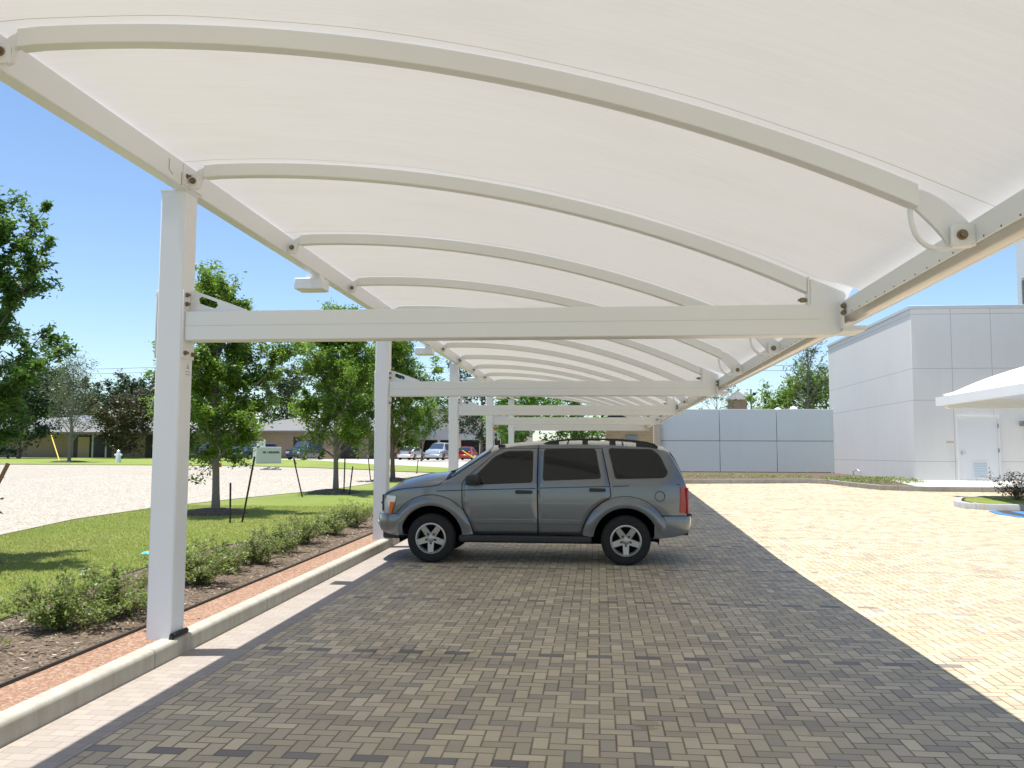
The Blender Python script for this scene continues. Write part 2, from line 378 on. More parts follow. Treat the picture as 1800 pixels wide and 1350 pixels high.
M['signstone'] = simple('sign_stone', (.56, .57, .55), .7, 0, .3, .06)
M['letter'] = simple('sign_letter', (.09, .10, .10), .5)
M['red'] = simple('red_sign', (.50, .02, .03), .4)
M['wood'] = simple('stake_wood', (.30, .16, .08), .8)
M['post'] = simple('dark_steel', (.022, .02, .018), .6, .3)
M['galv'] = simple('galvanised', (.45, .45, .44), .45, .6)
M['yellow'] = simple('yellow_guard', (.72, .52, .03), .5)
M['orange'] = simple('orange_tie', (.75, .16, .04), .6)
M['cyan'] = simple('turquoise_plastic', (.10, .55, .58), .4)
M['wire'] = simple('wire', (.10, .10, .11), .6)
for nm, c in (('cwhite', (.75, .76, .77)), ('csilver', (.42, .47, .52)), ('cred', (.40, .02, .02)), ('cblue', (.05, .10, .17)), ('clblue', (.16, .24, .34)), ('cnavy', (.03, .05, .08)), ('cdark', (.03, .032, .035))):
    M[nm] = simple('car_' + nm, c, .25, .25, .5, .03, 2, coat=.6)

# ------------------------------------------------------------------ terrain
LY = [-60, 0, 55, 80, 120, 400, 4000]; LZ = [-.906, 0, .83, 1.03, 1.12, 1.3, 1.3]
RY = [-60, 13, 15, 28, 32, 60, 120, 400, 4000]; RZ = [-.906, .196, .25, .768, .93, .95, 1.1, 1.3, 1.3]
def gl(y): return float(np.interp(y, LY, LZ))
def gr(y): return float(np.interp(y, RY, RZ))
def g(x, y):
    t = min(1, max(0, (x+3.2)/5.6)); t = t*t*(3-2*t)
    return gl(y)*(1-t) + gr(y)*t
def lz(y): return gl(y) + .15           # beds and lawn stand behind the kerb

def strip(name, xa, xb, ys, nx, zf, mat, kind='structure'):
    m = MB(); ys = list(ys)
    vs = []; 
    for y in ys:
        a, b = xa(y), xb(y)
        for i in range(nx+1):
            x = a + (b-a)*i/nx; vs.append((x, y, zf(x, y)))
    fs = [(j*(nx+1)+i, j*(nx+1)+i+1, (j+1)*(nx+1)+i+1, (j+1)*(nx+1)+i) for j in range(len(ys)-1) for i in range(nx)]
    m.add(vs, fs); o = m.build(name, mat, smooth=60); o['kind'] = kind; return o
I_ = lambda xs, ys: (lambda y: float(np.interp(y, xs, ys)))
YN = sorted(set(list(np.arange(-14, 48.1, .5)) + [13, 15, 28, 32]))
strip('paving', lambda y: -3.20, lambda y: 60, [y for y in YN if y <= 42.5], 90, lambda x, y: g(x, y), M['pavers'])
strip('paving_border', lambda y: -3.76, lambda y: -3.196, YN, 2, lambda x, y: g(x, y)+.003, M['border'])
strip('granite_strip', lambda y: -4.31, lambda y: -3.88, YN, 2, lambda x, y: lz(y)-.005, M['granite'])
xbed = I_([-14, 0, 8.3, 9.5, 11, 13.4, 16.4, 21, 30, 48], [-5.6, -5.7, -5.85, -5.98, -6.2, -6.3, -5.98, -5.6, -5.4, -5.2])
strip('mulch_bed', lambda y: xbed(y)-.02, lambda y: -4.30, YN, 5, lambda x, y: lz(y)+.02*sin((x+4.3)*2.0)**2, M['mulch'])
xg = I_([-14, 0, 8, 12, 15.3, 18.7, 22, 26, 29, 32, 36, 40, 44, 47.2], [-6.6, -8.3, -9.6, -10.3, -10.95, -11.55, -11.45, -10.7, -9.95, -9.35, -9.1, -9.0, -8.7, -8.3])
strip('lawn', xg, lambda y: xbed(y)+.01, YN, 12, lambda x, y: lz(y)+.012, M['lawn'])
xg2 = I_([-30, -14, 0, 8, 12, 15.3, 18.7, 22, 26, 29, 32, 36, 40, 44, 47.2, 49.3, 51.8, 55.4, 58, 59.3, 59.6], [-6, -6.6, -8.3, -9.6, -10.3, -10.95, -11.55, -11.45, -10.7, -9.95, -9.35, -9.1, -9.0, -8.7, -8.3, -11.3, -13.9, -19, -23.0, -32, -90])
strip('gravel_lot', lambda y: -95, xg2, list(np.arange(-14, 47, .5))+[47.2, 48, 49.3, 50.5, 51.8, 53, 54, 55.4, 56.5, 58, 58.7, 59.3, 59.6], 30, lambda x, y: lz(y)-.02, M['gravel'])
xl = I_([46, 57.4, 63.2, 66.6, 80.6, 92, 104], [-5.5, -10.1, -14.9, -17.9, -26, -36, -42])
strip('far_lawn', lambda y: xg2(y) if y < 59.5 else -140, xl, [46.5, 47.2, 48, 49.3, 50.5, 51.8, 53, 54, 55.4, 56.5, 58, 58.7, 59.3, 59.55, 62, 66, 70, 75, 80, 85, 90, 95, 100, 104], 12, lambda x, y: lz(y)+.01, M['lawn'])
strip('concrete_lot', lambda y: -200, lambda y: -1.5 if y < 60 else 60, list(np.arange(44, 150, 4)), 20, lambda x, y: lz(y)-.045, M['lot'])
strip('ground', lambda y: -1500, lambda y: 1500, [-60, -20, 0, 20, 55, 80, 120, 400, 1200, 4000], 6, lambda x, y: gl(y)-.35, M['ground'])

# kerb along the carport: swept profile with rounded top edge
def sweep(m, prof, path, mat=0):
    """prof (offset to the right of travel, z), path list of (x, y, z)"""
    n = len(prof); v = []; f = []
    for i, p in enumerate(path):
        a = path[max(i-1, 0)]; b = path[min(i+1, len(path)-1)]
        dx, dy = b[0]-a[0], b[1]-a[1]; L = sqrt(dx*dx+dy*dy); nx, ny = dy/L, -dx/L
        for o, z in prof: v.append((p[0]+nx*o, p[1]+ny*o, p[2]+z))
    for i in range(len(path)-1):
        for j in range(n): f.append((i*n+j, i*n+(j+1) % n, (i+1)*n+(j+1) % n, (i+1)*n+j))
    f.append(list(range(n))); f.append([(len(path)-1)*n+j for j in range(n)][::-1])
    m.add(v, f, mat)
KP = [(-.16, -.2), (0, -.2), (-.003, .12), (-.009, .143), (-.022, .155), (-.038, .16), (-.15, .16), (-.16, .153)]
m = MB(); sweep(m, KP, [(-3.745, y, gl(y)) for y in np.arange(-12, 47.6, .5)]); o = m.build('kerb', M['kerb'], smooth=50); o['kind'] = 'structure'
# steel edging strips
def edging(name, fx, y0, y1, label):
    m = MB(); sweep(m, [(-.012, -.1), (.012, -.1), (.012, .022), (-.012, .022)], [(fx(y), y, lz(y)) for y in np.arange(y0, y1, .5)])
    tag(m.build(name, M['edging']), label, 'edging', 'dark steel landscape edging')
edging('landscape_edging', lambda y: -4.31, -10, 46, 'dark steel edging between the orange crushed granite and the bark mulch bed')
edging('landscape_edging', lambda y: xbed(y)-.01, -6, 40, 'dark steel edging between the bark mulch bed and the mown lawn')
edging('landscape_edging', lambda y: xg(y), 0, 46.6, 'dark steel edging along the curved border of lawn and pale gravel')

# ------------------------------------------------------------------ carport
BAY = 8.0; STEP = BAY/3; Y1 = 7.73
PX = [-3.92, -3.64, -3.0, -2.27, -1.55, -1.03, -.5, 0, .49, 1.13, 1.8, 2.2]
PZ = [4.615, 4.62, 4.613, 4.57, 4.475, 4.385, 4.275, 4.138, 3.985, 3.755, 3.462, 3.275]
_pc = np.polyfit(PX[1:11], PZ[1:11], 5)
def prof(x):
    if x < -3.6: return 4.612 + (x+3.6)*-.0
    if x > 1.8: return float(np.polyval(_pc, 1.8)) - (x-1.8)*.47
    return float(np.polyval(_pc, x))

def build_carport(root, cols, y_lo, y_hi, detail=True, ground=lambda y: 0.0, fab='fabric'):
    """modelled in its own axes: post row at x=-3.93, low edge at x=2.2, bays along +y"""
    # --- fabric
    xs = list(np.linspace(-3.87, 1.7, 36)) + [1.8, 1.9, 2.0, 2.08, 2.15, 2.19]
    ys = []
    y = y_lo
    while y < y_hi-.001: ys.append(y); y += STEP/10
    ys.append(y_hi)
    def fz(x, yy):
        q = (yy-Y1-.05)/STEP; q = abs(q-round(q))
        z = prof(x)+.014 - .028*(sin(pi*min(.5, q)) if q > 0 else 0)*max(0, 1-((x+.8)/3.2)**2)
        z += .004*sin(x*5.1+yy*1.7)*sin(yy*3.3+x) + .005*sin(yy*2.1)*sin(x*1.3+.6)
        for c in cols:
            z += .085*math.exp(-((yy-c-.02)/.16)**2)*max(0, (x-1.85)/.34)
        return (x, yy, z)
    # extra rows round each post so the lifted edge reads
    ys = sorted(set([round(v, 4) for v in ys] + [round(c+d, 4) for c in cols for d in (-.35, -.2, -.1, 0, .1, .2, .35)]))
    ys = [v for v in ys if y_lo-1e-6 <= v <= y_hi+1e-6]
    m = MB(); m.grid(fz, xs, ys); o = m.build('canopy_fabric', M[fab], root, smooth=60)
    # --- eave beam
    m = MB(); m.box(-3.925, -3.80, y_lo-.1, y_hi+.15, 4.375, 4.61); m.build('eave_beam', M['white2'], root, bevel=.012)
    # --- low-edge gutter beam
    gp = [(2.115, 3.25), (2.115, 3.118), (2.13, 3.105), (2.15, 3.09), (2.19, 3.078), (2.25, 3.085), (2.32, 3.115), (2.40, 3.17), (2.47, 3.235), (2.50, 3.27), (2.485, 3.275), (2.40, 3.21), (2.3, 3.20), (2.16, 3.25)]
    if not detail: gp = [(2.115, 3.05), (2.30, 3.05), (2.30, 3.30), (2.115, 3.25)]
    m = MB(); m.prism(gp, y_lo-.1, y_hi+.2, 'y'); gb = m.build('gutter_beam', M['gutter'] if detail else M['white2'], root, smooth=30)
    m = MB(); m.box(2.095, 2.1145, y_lo-.1, y_hi+.2, 3.122, 3.252); m.build('gutter_plate', M['white2'], root)
    if detail:
        m = MB(); y = y_lo
        while y < min(y_hi, 24):
            m.lathe([(.0055, -.004), (.005, 0)], (2.095, y, 3.132), 'x', 6); y += .21
        m.build('rivet', M['rivet'], gb)['kind'] = 'stuff'
    # --- rafters
    def rafter(end):
        xs = np.linspace(-3.66, 1.80, 42)
        top = [(x, prof(x)) for x in xs]
        bot = []
        for i, x in enumerate(xs):
            a = max(0, i-1); b = min(len(xs)-1, i+1); s = (top[b][1]-top[a][1])/(xs[b]-xs[a])
            bot.append((x - .118*(-s)*0, prof(x)-.118*sqrt(1+s*s)))
        m = MB(); n = len(xs); v = []; f = []
        for (x, z), (xb, zb) in zip(top, bot): v += [(x, 0, z), (x, .10, z), (xb, .10, zb), (xb, 0, zb)]
        for i in range(n-1):
            for j in range(4): f.append((i*4+j, i*4+(j+1) % 4, i*4+4+(j+1) % 4, i*4+4+j))
        f.append((0, 1, 2, 3)); f.append(tuple((n-1)*4+j for j in (3, 2, 1, 0))); m.add(v, f)
        # lug at the eave end
        lug = [(-3.66, 4.60), (-3.72, 4.575), (-3.775, 4.53), (-3.79, 4.47), (-3.785, 4.415), (-3.75, 4.395), (-3.71, 4.41), (-3.695, 4.45), (-3.685, 4.498), (-3.655, 4.505), (-3.62, 4.51), (-3.62, 4.60)]
        m.prism(lug, .02, .07, 'y')
        m.box(-3.801, -3.70, -.015, .018, 4.385, 4.50)       # clip angle on the beam
        if end == 'a':
            kn = [(1.79, 3.455)]
            for q in np.linspace(0, 1, 7): kn.append((1.80+.30*q, 3.445-.04*q-.185*q**1.7))
            kn += [(2.10, 3.13), (1.985, 3.10)]
            for q in np.linspace(0, 1, 7): kn.append((1.965-.17*q, 3.115+.19*q**.8+.02*q))
            m.prism(kn, .032, .068, 'y')
            lp = [(1.765, .05, 3.33), (1.768, .05, 3.29), (1.775, .05, 3.24), (1.79, .05, 3.19), (1.815, .05, 3.15), (1.855, .05, 3.115), (1.905, .05, 3.098), (1.97, .05, 3.10), (2.01, .05, 3.12)]
            m.tube(lp, .0165, 6)
            m.box(1.965, 2.096, -.012, .014, 3.10, 3.222)
            m.box(1.97, 2.09, .014, .06, 3.10, 3.112)
        else:
            m.box(1.80, 1.816, -.012, .112, 3.205, 3.472)
        o = m.build('rafter', M['white2'], root, bevel=.008)
        def bolt(*a): MB().lathe(*a).build('pin_bolt', M['rust'], o, smooth=40)
        bolt([(.03, -.0), (.03, -.014), (.017, -.014), (.017, -.03)], (-3.75, -.015, 4.458), 'y', 12)
        if end == 'a': bolt([(.029, 0), (.029, -.013), (.016, -.013), (.016, -.028)], (2.02, -.012, 3.162), 'y', 12)
        else:
            for zz in (3.40, 3.27): bolt([(.015, .02), (.022, 0), (.022, -.03), (.012, -.03), (.012, -.05)], (1.775, .03, zz), 'x', 8)
        return o
    ra = rafter('a'); rb = rafter('b'); j0 = int(math.ceil((y_lo-Y1)/STEP-.01)); j1 = int(math.floor((y_hi-Y1)/STEP+.01)); used = {'a': 0, 'b': 0}
    for j in range(j0, j1+1):
        yy = Y1+j*STEP; k = 'b' if any(abs(c-yy) < .1 for c in cols) else 'a'; src = ra if k == 'a' else rb
        o = src if used[k] == 0 else copy_tree(src, root); used[k] = 1; o.location = (0, yy, 0)
    # --- posts and arms
    pc = None; ac = None
    for c in cols:
        z0 = ground(c)
        m = MB(); m.box(-4.05, -3.808, c-.03, c+.215, z0-.05, 4.372); post = m.build('post', M['white'], root, bevel=.014)
        m = MB(); m.box(-4.056, -3.802, c-.036, c+.221, 4.362, 4.3745); m.build('cap_plate', M['white'], post)
        if detail:
            for xa, xb in ((-3.8075, -3.796), (-4.062, -4.0505)):
                m = MB(); m.box(xa, xb, c-.03, c+.215, 2.80, 3.43); m.build('connection_plate', M['white'], post, bevel=.004)
            def bolt(*a, up=post): MB().lathe(*a).build('connection_bolt', M['rust'], up, smooth=40)
            for zz, yo in ((3.39, .02), (3.305, .02), (2.85, .02), (2.85, .17), (3.39, .17)):
                bolt([(.022, 0), (.022, .018), (.013, .018), (.013, .04)], (-3.796, c+yo, zz), 'x', 8)
            for zz in (3.39, 2.85): bolt([(.022, 0), (.022, -.018)], (-4.062, c+.02, zz), 'x', 8)
            bolt([(.022, 0), (.022, .02), (.012, .02), (.012, .05)], (-3.80, c-.06, 4.49), 'x', 8)
        # arm
        poly = [(-3.795, 2.965), (2.03, 2.963), (2.07, 2.975), (2.095, 3.01), (2.10, 3.24), (2.125, 3.30), (2.105, 3.335), (1.835, 3.452), (1.82, 3.45), (1.82, 3.228), (-3.795, 3.236)]
        m = MB(); m.prism(poly, c, c+.2, 'y'); arm = m.build('cross_arm', M['white2'], root, bevel=.010)
        m = MB(); m.box(-3.79, 1.9, c-.0016, c+.002, 3.098, 3.102); m.build('weld_seam', M['seamgrey'], arm)
        if detail:
            gus = [(-3.793, 3.2365), (-3.25, 3.2365), (-3.25, 3.262), (-3.745, 3.44), (-3.793, 3.44)]
            slot = []
            bm = bmesh.new()
            m = MB()
            # slotted gusset: a ring of quads round the slot
            outer = [(-3.793, 3.2365), (-3.793, 3.44), (-3.745, 3.44), (-3.60, 3.389), (-3.44, 3.332), (-3.25, 3.262), (-3.25, 3.2365), (-3.5, 3.2365)]
            inner = [(-3.705, 3.325), (-3.715, 3.365), (-3.69, 3.39), (-3.61, 3.362), (-3.535, 3.335), (-3.525, 3.30), (-3.55, 3.275), (-3.63, 3.297)]
            n = 8; vv = [(p[0], c+yo, p[1]) for yo in (.10, .112) for p in outer+inner]; ff = []
            for i in range(n):
                a, b = i, (i+1) % n
                ff += [(a, b, 8+b, 8+a), (16+a, 16+b, 24+b, 24+a), (a, b, 16+b, 16+a), (8+a, 8+b, 24+b, 24+a)]
            m.add(vv, ff); m.build('gusset', M['white'], arm); bm.free()
            m = MB(); m.box(2.062, 2.085, c-.07, c+.27, 3.03, 3.245); m.box(2.062, 2.27, c-.07, c+.27, 3.006, 3.03)
            m.box(2.07, 2.25, c-.07, c+.27, 2.985, 3.006); m.build('beam_shoe', M['white2'], arm, bevel=.004)
            for zz in (3.20, 3.14): MB().lathe([(.022, 0), (.022, -.018), (.013, -.018), (.013, -.03)], (2.072, c-.07, zz), 'y', 8).build('shoe_bolt', M['rust'], arm, smooth=40)
            for zz in (3.40, 3.275): MB().lathe([(.019, 0), (.019, .02), (.011, .02), (.011, .045)], (1.82, c+.07, zz), 'x', 8).build('shoe_bolt', M['rust'], arm, smooth=40)
            m = MB(); xx = -3.7975
            m.box(-3.7995, xx, c-.385, c-.379, 4.455, 4.55); m.prism([(c-.385, 4.455), (c-.379, 4.455), (c-.31, 4.425), (c-.31, 4.431)], -3.7995, xx, 'x'); m.build('slot_line', M['rivet'], arm)
            MB().box(-3.7995, xx, c-.145, c-.139, 4.38, 4.50).build('slot_line', M['rivet'], arm)
            bk = MB(); bk.box(-3.7995, -3.789, c-.12, c+.28, 4.40, 4.585); bk.build('splice_plate', M['white2'], post)
    return root

CP = empty('carport', (0, 0, 0), 0, 'long white steel carport with a curved white fabric roof, the grey SUV parked under it', 'carport')
COLY = [Y1 + BAY*k for k in range(5)]
build_carport(CP, COLY, Y1-4*STEP-.3, COLY[-1]+.12, True, lambda y: lz(y)-.01)
# sticker on the first post
posts = [o for o in CP.children if o.name.startswith('post')]
m = MB(); yb = Y1+.06; xx = -3.8068
m.add([(xx, yb+.035, 2.71), (xx, yb+.085, 2.71), (xx, yb+.06, 2.77)], [(0, 1, 2)])
for zz in (2.68, 2.655): m.add([(xx, yb+.01, zz), (xx, yb+.11, zz), (xx, yb+.11, zz+.008), (xx, yb+.01, zz+.008)], [(0, 1, 2, 3)])
m.build('sticker', simple('faded_print', (.42, .42, .45), .6), posts[0])
# black conduit stub at the foot of the first post
z = lz(Y1+.1)
m = MB(); m.tube([(-3.79, Y1-.05, z+.035), (-3.79, Y1+.22, z+.035)], .026, 10); m.tube([(-3.79, Y1-.05, z+.035), (-3.795, Y1-.07, z-.05)], .024, 10)
tag(m.build('conduit', M['post'], smooth=40), 'short black conduit pipe at the foot of the nearest white post', 'pipe')
# light fixtures hanging from the eave beam mid-bay
def fixture():
    r = empty('light_fixture')
    m = MB(); m.box(-.24, .16, -.15, .15, -.20, -.045); m.build('housing', M['white'], r, bevel=.014)
    m = MB(); m.box(-.215, .135, -.125, .125, -.206, -.198); m.build('diffuser', M['lens'], r)
    m = MB(); m.box(-.09, .10, -.09, .09, -.0475, .005); m.build('mount', M['white'], r)
    return r
fx = fixture()
for k, wh in enumerate(('the nearest and the second post', 'the second and the third post', 'the third and the fourth post', 'the fourth and the last post')):
    o = fx if k == 0 else copy_tree(fx)
    tag(o, 'white box light under the eave beam between %s' % wh, 'light', 'box lights under the carport eave')
    o.location = (-3.90, Y1+4.0+BAY*k, 4.37)

# second carport across the drive (mirrored: low edge to the left)
CP2 = empty('carport', (12.25, 26.9-7.75-8, .33), 0, 'second white fabric carport with its low edge in front of the pale building', 'carport')
CP2.scale = (-1, 1, 1); 
build_carport(CP2, [Y1, Y1+BAY], Y1-2*STEP, Y1+BAY+.12, False, lambda y: .2, 'fabric2')

# ------------------------------------------------------------------ SUV
X0 = -3.604; W = 1.93; YC = W/2
SUV = empty('parked_car', (X0, 13.85, g(-1, 13.85)), 0, 'grey-blue SUV with tinted windows parked nose to the kerb under the carport', 'car')
SUV.rotation_euler = (R(.9), 0, 0)
def sx(u): return (u-652)/112.0
def sz(u, v): return (990+(u-930)*.0115-v)/112.0
ZT = ([.17,.2,.4,.9,1.2,1.3,1.45,1.89,2.05,2.3,2.66,3.3,3.93,4.4,4.6,4.70,4.8,4.9,4.955], [1.06,1.10,1.17,1.235,1.275,1.335,1.44,1.735,1.795,1.84,1.86,1.865,1.85,1.815,1.785,1.74,1.60,1.40,1.24])
ZC = ([.17,.2,.4,.75,1.2,1.26,1.9,2.05,2.3,2.66,3.3,3.93,4.5,4.66,4.74,4.8,4.9,4.955], [1.08,1.15,1.29,1.37,1.41,1.435,1.85,1.87,1.895,1.92,1.93,1.915,1.87,1.83,1.76,1.66,1.42,1.26])
ZB = ([.17,.55,.58,4.42,4.45,4.955], [.74,.74,.46,.46,.77,.77])
def inset(s, z):
    a = .022 + .030*((z-.92)/.4)**2 if z < 1.26 else .0437 + (z-1.26)*.34
    if z < .62: a += (.62-z)*.12
    if s < .85: a += ((.85-s)/.7)**2.3*.16
    if s > 4.5: a += ((s-4.5)/.46)**2*.085
    return a
def zt(s): return float(np.interp(s, *ZT))
def zc(s): return float(np.interp(s, *ZC))
def body_top(s, t):
    """t in -1..1 across"""
    e = inset(s, zt(s))+.03; y = YC + t*(YC-e); z = zt(s)+(zc(s)-zt(s))*(1-abs(t)**2.6); return y, z
FX, RX = .965, 4.02; WZ = .385; AR = .515
def arch(s, c): return WZ+sqrt(max(0, AR**2-(s-c)**2))
def zbot(s):
    z = float(np.interp(s, *ZB))
    for c in (FX, RX):
        if abs(s-c) < AR: z = max(z if abs(s-c) < AR else 0, arch(s, c))
    return z
SS = [.17, .2, .26, .33, .4, 1.6, 1.7, 1.8, 1.89, 1.97, 2.05, 2.15, 2.3, 2.5, 2.66, 2.9, 3.1, 3.3, 4.6, 4.66, 4.7, 4.75, 4.8, 4.85, 4.9, 4.93, 4.955]
for c in (FX, RX): SS += [c+AR*sin(q)*.9999 for q in np.linspace(-pi/2, pi/2, 25)]+[c-AR-.002, c+AR+.002]
SS = sorted(set([round(q, 4) for q in SS]))
NS_, NT_ = 19, 8
V = []
for s in SS:
    zb = zbot(s); zt_ = zt(s); ring = []
    kz = min(1.26, zb+(zt_-zb)*.6)
    for z in list(np.linspace(zb, kz, 11))+list(np.linspace(kz, zt_, 9))[1:]:
        z = float(z); a = inset(s, z); d = zt_-z
        if d < .05: a += .03*(1-sqrt(max(0, 1-((.05-d)/.05)**2)))
        ring.append((s, a, z))
    tp = []
    for t in np.linspace(-1, 0, NT_+1)[1:]:
        y, z = body_top(s, t); tp.append((s, y, z))
    half = ring+tp; V.append(half + [(p[0], W-p[1], p[2]) for p in half[-2::-1]])
n = len(V[0]); m = MB(); F = []; Fd = []
for i in range(len(SS)-1):
    for j in range(n): (F if j < n-1 else Fd).append((i*n+j, i*n+(j+1) % n, (i+1)*n+(j+1) % n, (i+1)*n+j))
F.append(list(range(n))); F.append([(len(SS)-1)*n+j for j in range(n)][::-1])
vv = [p for r in V for p in r]
m.v = vv; m.f = [list(f) for f in F+Fd]; m.m = [0]*len(F)+[1]*len(Fd)
body = m.build('body', [M['paint'], M['void']], SUV, smooth=32)
m = MB()
for cx in (FX, RX):
    for ya, yb in ((.05, .5), (W-.5, W-.05)):
        v = []; f = []; A = np.linspace(R(-8), R(188), 25)
        for a in A: v += [(cx+.512*cos(a), ya, WZ+.512*sin(a)), (cx+.512*cos(a), yb, WZ+.512*sin(a))]
        f = [(2*i, 2*i+1, 2*i+3, 2*i+2) for i in range(24)]; yi = yb if ya < 1 else ya
        k0 = len(v); v.append((cx, yi, WZ)); f += [(k0, 2*i+(1 if ya < 1 else 0), 2*i+2+(1 if ya < 1 else 0)) for i in range(24)]
        mm = MB(); mm.add(v, f); mm.build('wheel_well', M['void'], SUV)

def side_patch(name, bl, br, zs, off, mat, parent, near=True, ns=10, back=.004, mats=None):
    """panel following the body side between s=bl(z) and s=br(z)"""
    m = MB(); v = []; f = []; nz = len(zs)
    for z in zs:
        a, b = bl(z), br(z)
        for i in range(ns+1):
            s = a+(b-a)*i/ns; y = inset(s, z)-off; v.append((s, y if near else W-y, z))
    for j in range(nz-1):
        for i in range(ns): f.append((j*(ns+1)+i, j*(ns+1)+i+1, (j+1)*(ns+1)+i+1, (j+1)*(ns+1)+i))
    m.add(v, f); o = m.build(name, mat, parent, smooth=40)
    so = o.modifiers.new('thick', 'SOLIDIFY'); so.thickness = back; so.offset = 0
    return o
def poly_patch(name, pts, off, mat, parent, near=True, r=.03, thick=.006, seg=4):
    """rounded polygon (s,z) laid on the body side"""
    P = [Vector(p) for p in pts]; n = len(P); out = []
    for i in range(n):
        a, b, c = P[i-1], P[i], P[(i+1) % n]; d1 = (a-b); d2 = (c-b); rr = min(r, d1.length*.45, d2.length*.45)
        p1 = b+d1.normalized()*rr; p2 = b+d2.normalized()*rr
        for k in range(seg+1):
            t = k/seg; out.append((p1*(1-t)+b*t)*(1-t)+(b*(1-t)+p2*t)*t)
    v = [(p.x, (inset(p.x, p.y)-off) if near else W-(inset(p.x, p.y)-off), p.y) for p in out]
    m = MB(); k = len(v); sgn = 1 if near else -1
    m.add(v+[(a, b+sgn*thick, c) for a, b, c in v], [list(range(k))]+[(i, (i+1) % k, k+(i+1) % k, k+i) for i in range(k)])
    return m.build(name, mat, parent)
Q = lambda pts: [(sx(u), sz(u, v)) for u, v in pts]
WF = Q([(823.5, 851), (938.5, 847), (938.5, 793), (893, 794.5), (872, 804), (847, 828)])
WR = Q([(959.6, 844), (1058.5, 841), (1048.5, 790.3), (961, 790.5)])
WQ = Q([(1086.5, 841), (1168, 839.5), (1174.5, 832), (1161, 803.7), (1149, 793.2), (1074.6, 789.8)])
seamL = I_([.46, .6, .8, .9, 1.05, 1.25, 1.33, 1.5, 1.7, 1.82], [1.64, 1.60, 1.50, 1.46, 1.455, 1.455, 1.50, 1.70, 1.94, 2.12])
seamB = I_([.46, 1.3, 1.82], [2.66, 2.645, 2.65])
def seamC(z):
    c = float(np.interp(z, [.9, 1.05, 1.25, 1.82], [3.81, 3.80, 3.775, 3.66]))
    dd = .69**2-(z-WZ)**2
    return min(c, RX-sqrt(dd)) if dd > 0 and z < 1.075 else c
zs = sorted(list(np.linspace(.475, 1.80, 30))+[1.26])
for near in (True, False):
    for nm, bl, br in (('front', seamL, seamB), ('rear', seamB, seamC)):
        d = side_patch('door', lambda z, f=bl: f(z)+.008, lambda z, f=br: f(z)-.008, zs, .009, M['paint'], SUV, near)
        side_patch('door_gap', lambda z, f=bl: f(z)-.004, lambda z, f=br: f(z)+.004, [.468]+zs[1:-1]+[1.806], .0045, M['void'], d, near, back=.002)
        h0, h1 = (sx(910), sx(940.5)) if nm == 'front' else (sx(1039), sx(1068))
        zz = sz(925, 864.3) if nm == 'front' else sz(1053, 861.3)
        poly_patch('handle', [(h0, zz-.03), (h1, zz-.026), (h1, zz+.024), (h0, zz+.03)], .032, M['trim'], d, near, .028, .03)
        mo = side_patch('moulding', lambda z, f=bl: f(z)+.012, lambda z, f=br: f(z)-.012, [.63, .64, .69, .70], .017, M['paint'], d, near, back=.008)
    for wp in (WF, WR, WQ):
        w_ = poly_patch('side_window', wp, .018, M['glass'], SUV, near, .045)
        c0 = Vector((sum(p[0] for p in wp)/len(wp), sum(p[1] for p in wp)/len(wp)))
        big = [tuple(c0+(Vector(p)-c0)*(1+.020/max(.1, (Vector(p)-c0).length))) for p in wp]
        poly_patch('window_seal', big, .0155, M['trim'], w_, near, .05)
    # shoulder crease as a thin dark line in three runs
    for a, b in (((770, 862), (818, 860.5)), ((820, 860.5), (946, 858)), ((952, 857.6), (1074, 855.2)), ((1080, 855), (1196, 853))):
        p = Q([a, b]); poly_patch('crease_line', [(p[0][0], p[0][1]-.006), (p[1][0], p[1][1]-.006), (p[1][0], p[1][1]+.006), (p[0][0], p[0][1]+.006)], .0125, M['trim'], SUV, near, .001, .003, 1)
    # hood shut line
    p = Q([(671, 862), (700, 853), (751, 846), (777, 842)])
    def line(pts, r=.0045):
        sp = []
        for (a, b), (c, d) in zip(pts[:-1], pts[1:]):
            for q in np.linspace(0, 1, 7)[:-1]: sp.append((a+(c-a)*q, b+(d-b)*q))
        sp.append(pts[-1])
        MB().tube([(a, (inset(a, b)-.001) if near else W-(inset(a, b)-.001), b) for a, b in sp], r, 5).build('shut_line', M['void'], SUV)
    line([(.20, 1.06), (.30, 1.115), (.55, 1.165), (.85, 1.185), (1.07, 1.215), (1.19, 1.31)])
    line([(.30, .757), (.47, .757)], .006); line([(4.44, .772), (4.93, .772)], .006)
    line([(2.655, 1.80), (2.66, 1.86)])
    for cx in (FX, RX): line([(cx+.684*cos(a), WZ+.684*sin(a)) for a in np.linspace(R(14), R(166), 16)], .0045)
    # fender flares
    for cx in (FX, RX):
        m = MB(); v = []; f = []; A = np.linspace(R(6), R(174), 33)
        yb = [(.503, .06), (.503, -.012), (.53, -.026), (.59, -.020), (.655, .002), (.675, .03), (.66, .07)]
        for a in A:
            for r_, yo in yb:
                s = cx+r_*cos(a); z = WZ+r_*sin(a)*(1.0 if cx == RX else 1.02)
                y = inset(min(max(s, .5), 4.6), max(.5, min(z, 1.2)))+yo-.012
                v.append((s, y if near else W-y, z))
        k = len(yb)
        for i in range(len(A)-1):
            for j in range(k): f.append((i*k+j, i*k+(j+1) % k, (i+1)*k+(j+1) % k, (i+1)*k+j))
        f.append(list(range(k))); f.append([(len(A)-1)*k+j for j in range(k)][::-1])
        m.add(v, f); m.build('fender_flare', M['paint'], SUV, smooth=40)
    # running board
    m = MB(); m.box(sx(810), sx(1043), .0 if near else W-.22, .22 if near else W, .335, .445); m.build('running_board', M['trim'], SUV, bevel=.03, seg=3)
    # mirror
    m = MB(); c = (sx(838), -.17 if near else W+.17, sz(838, 841))
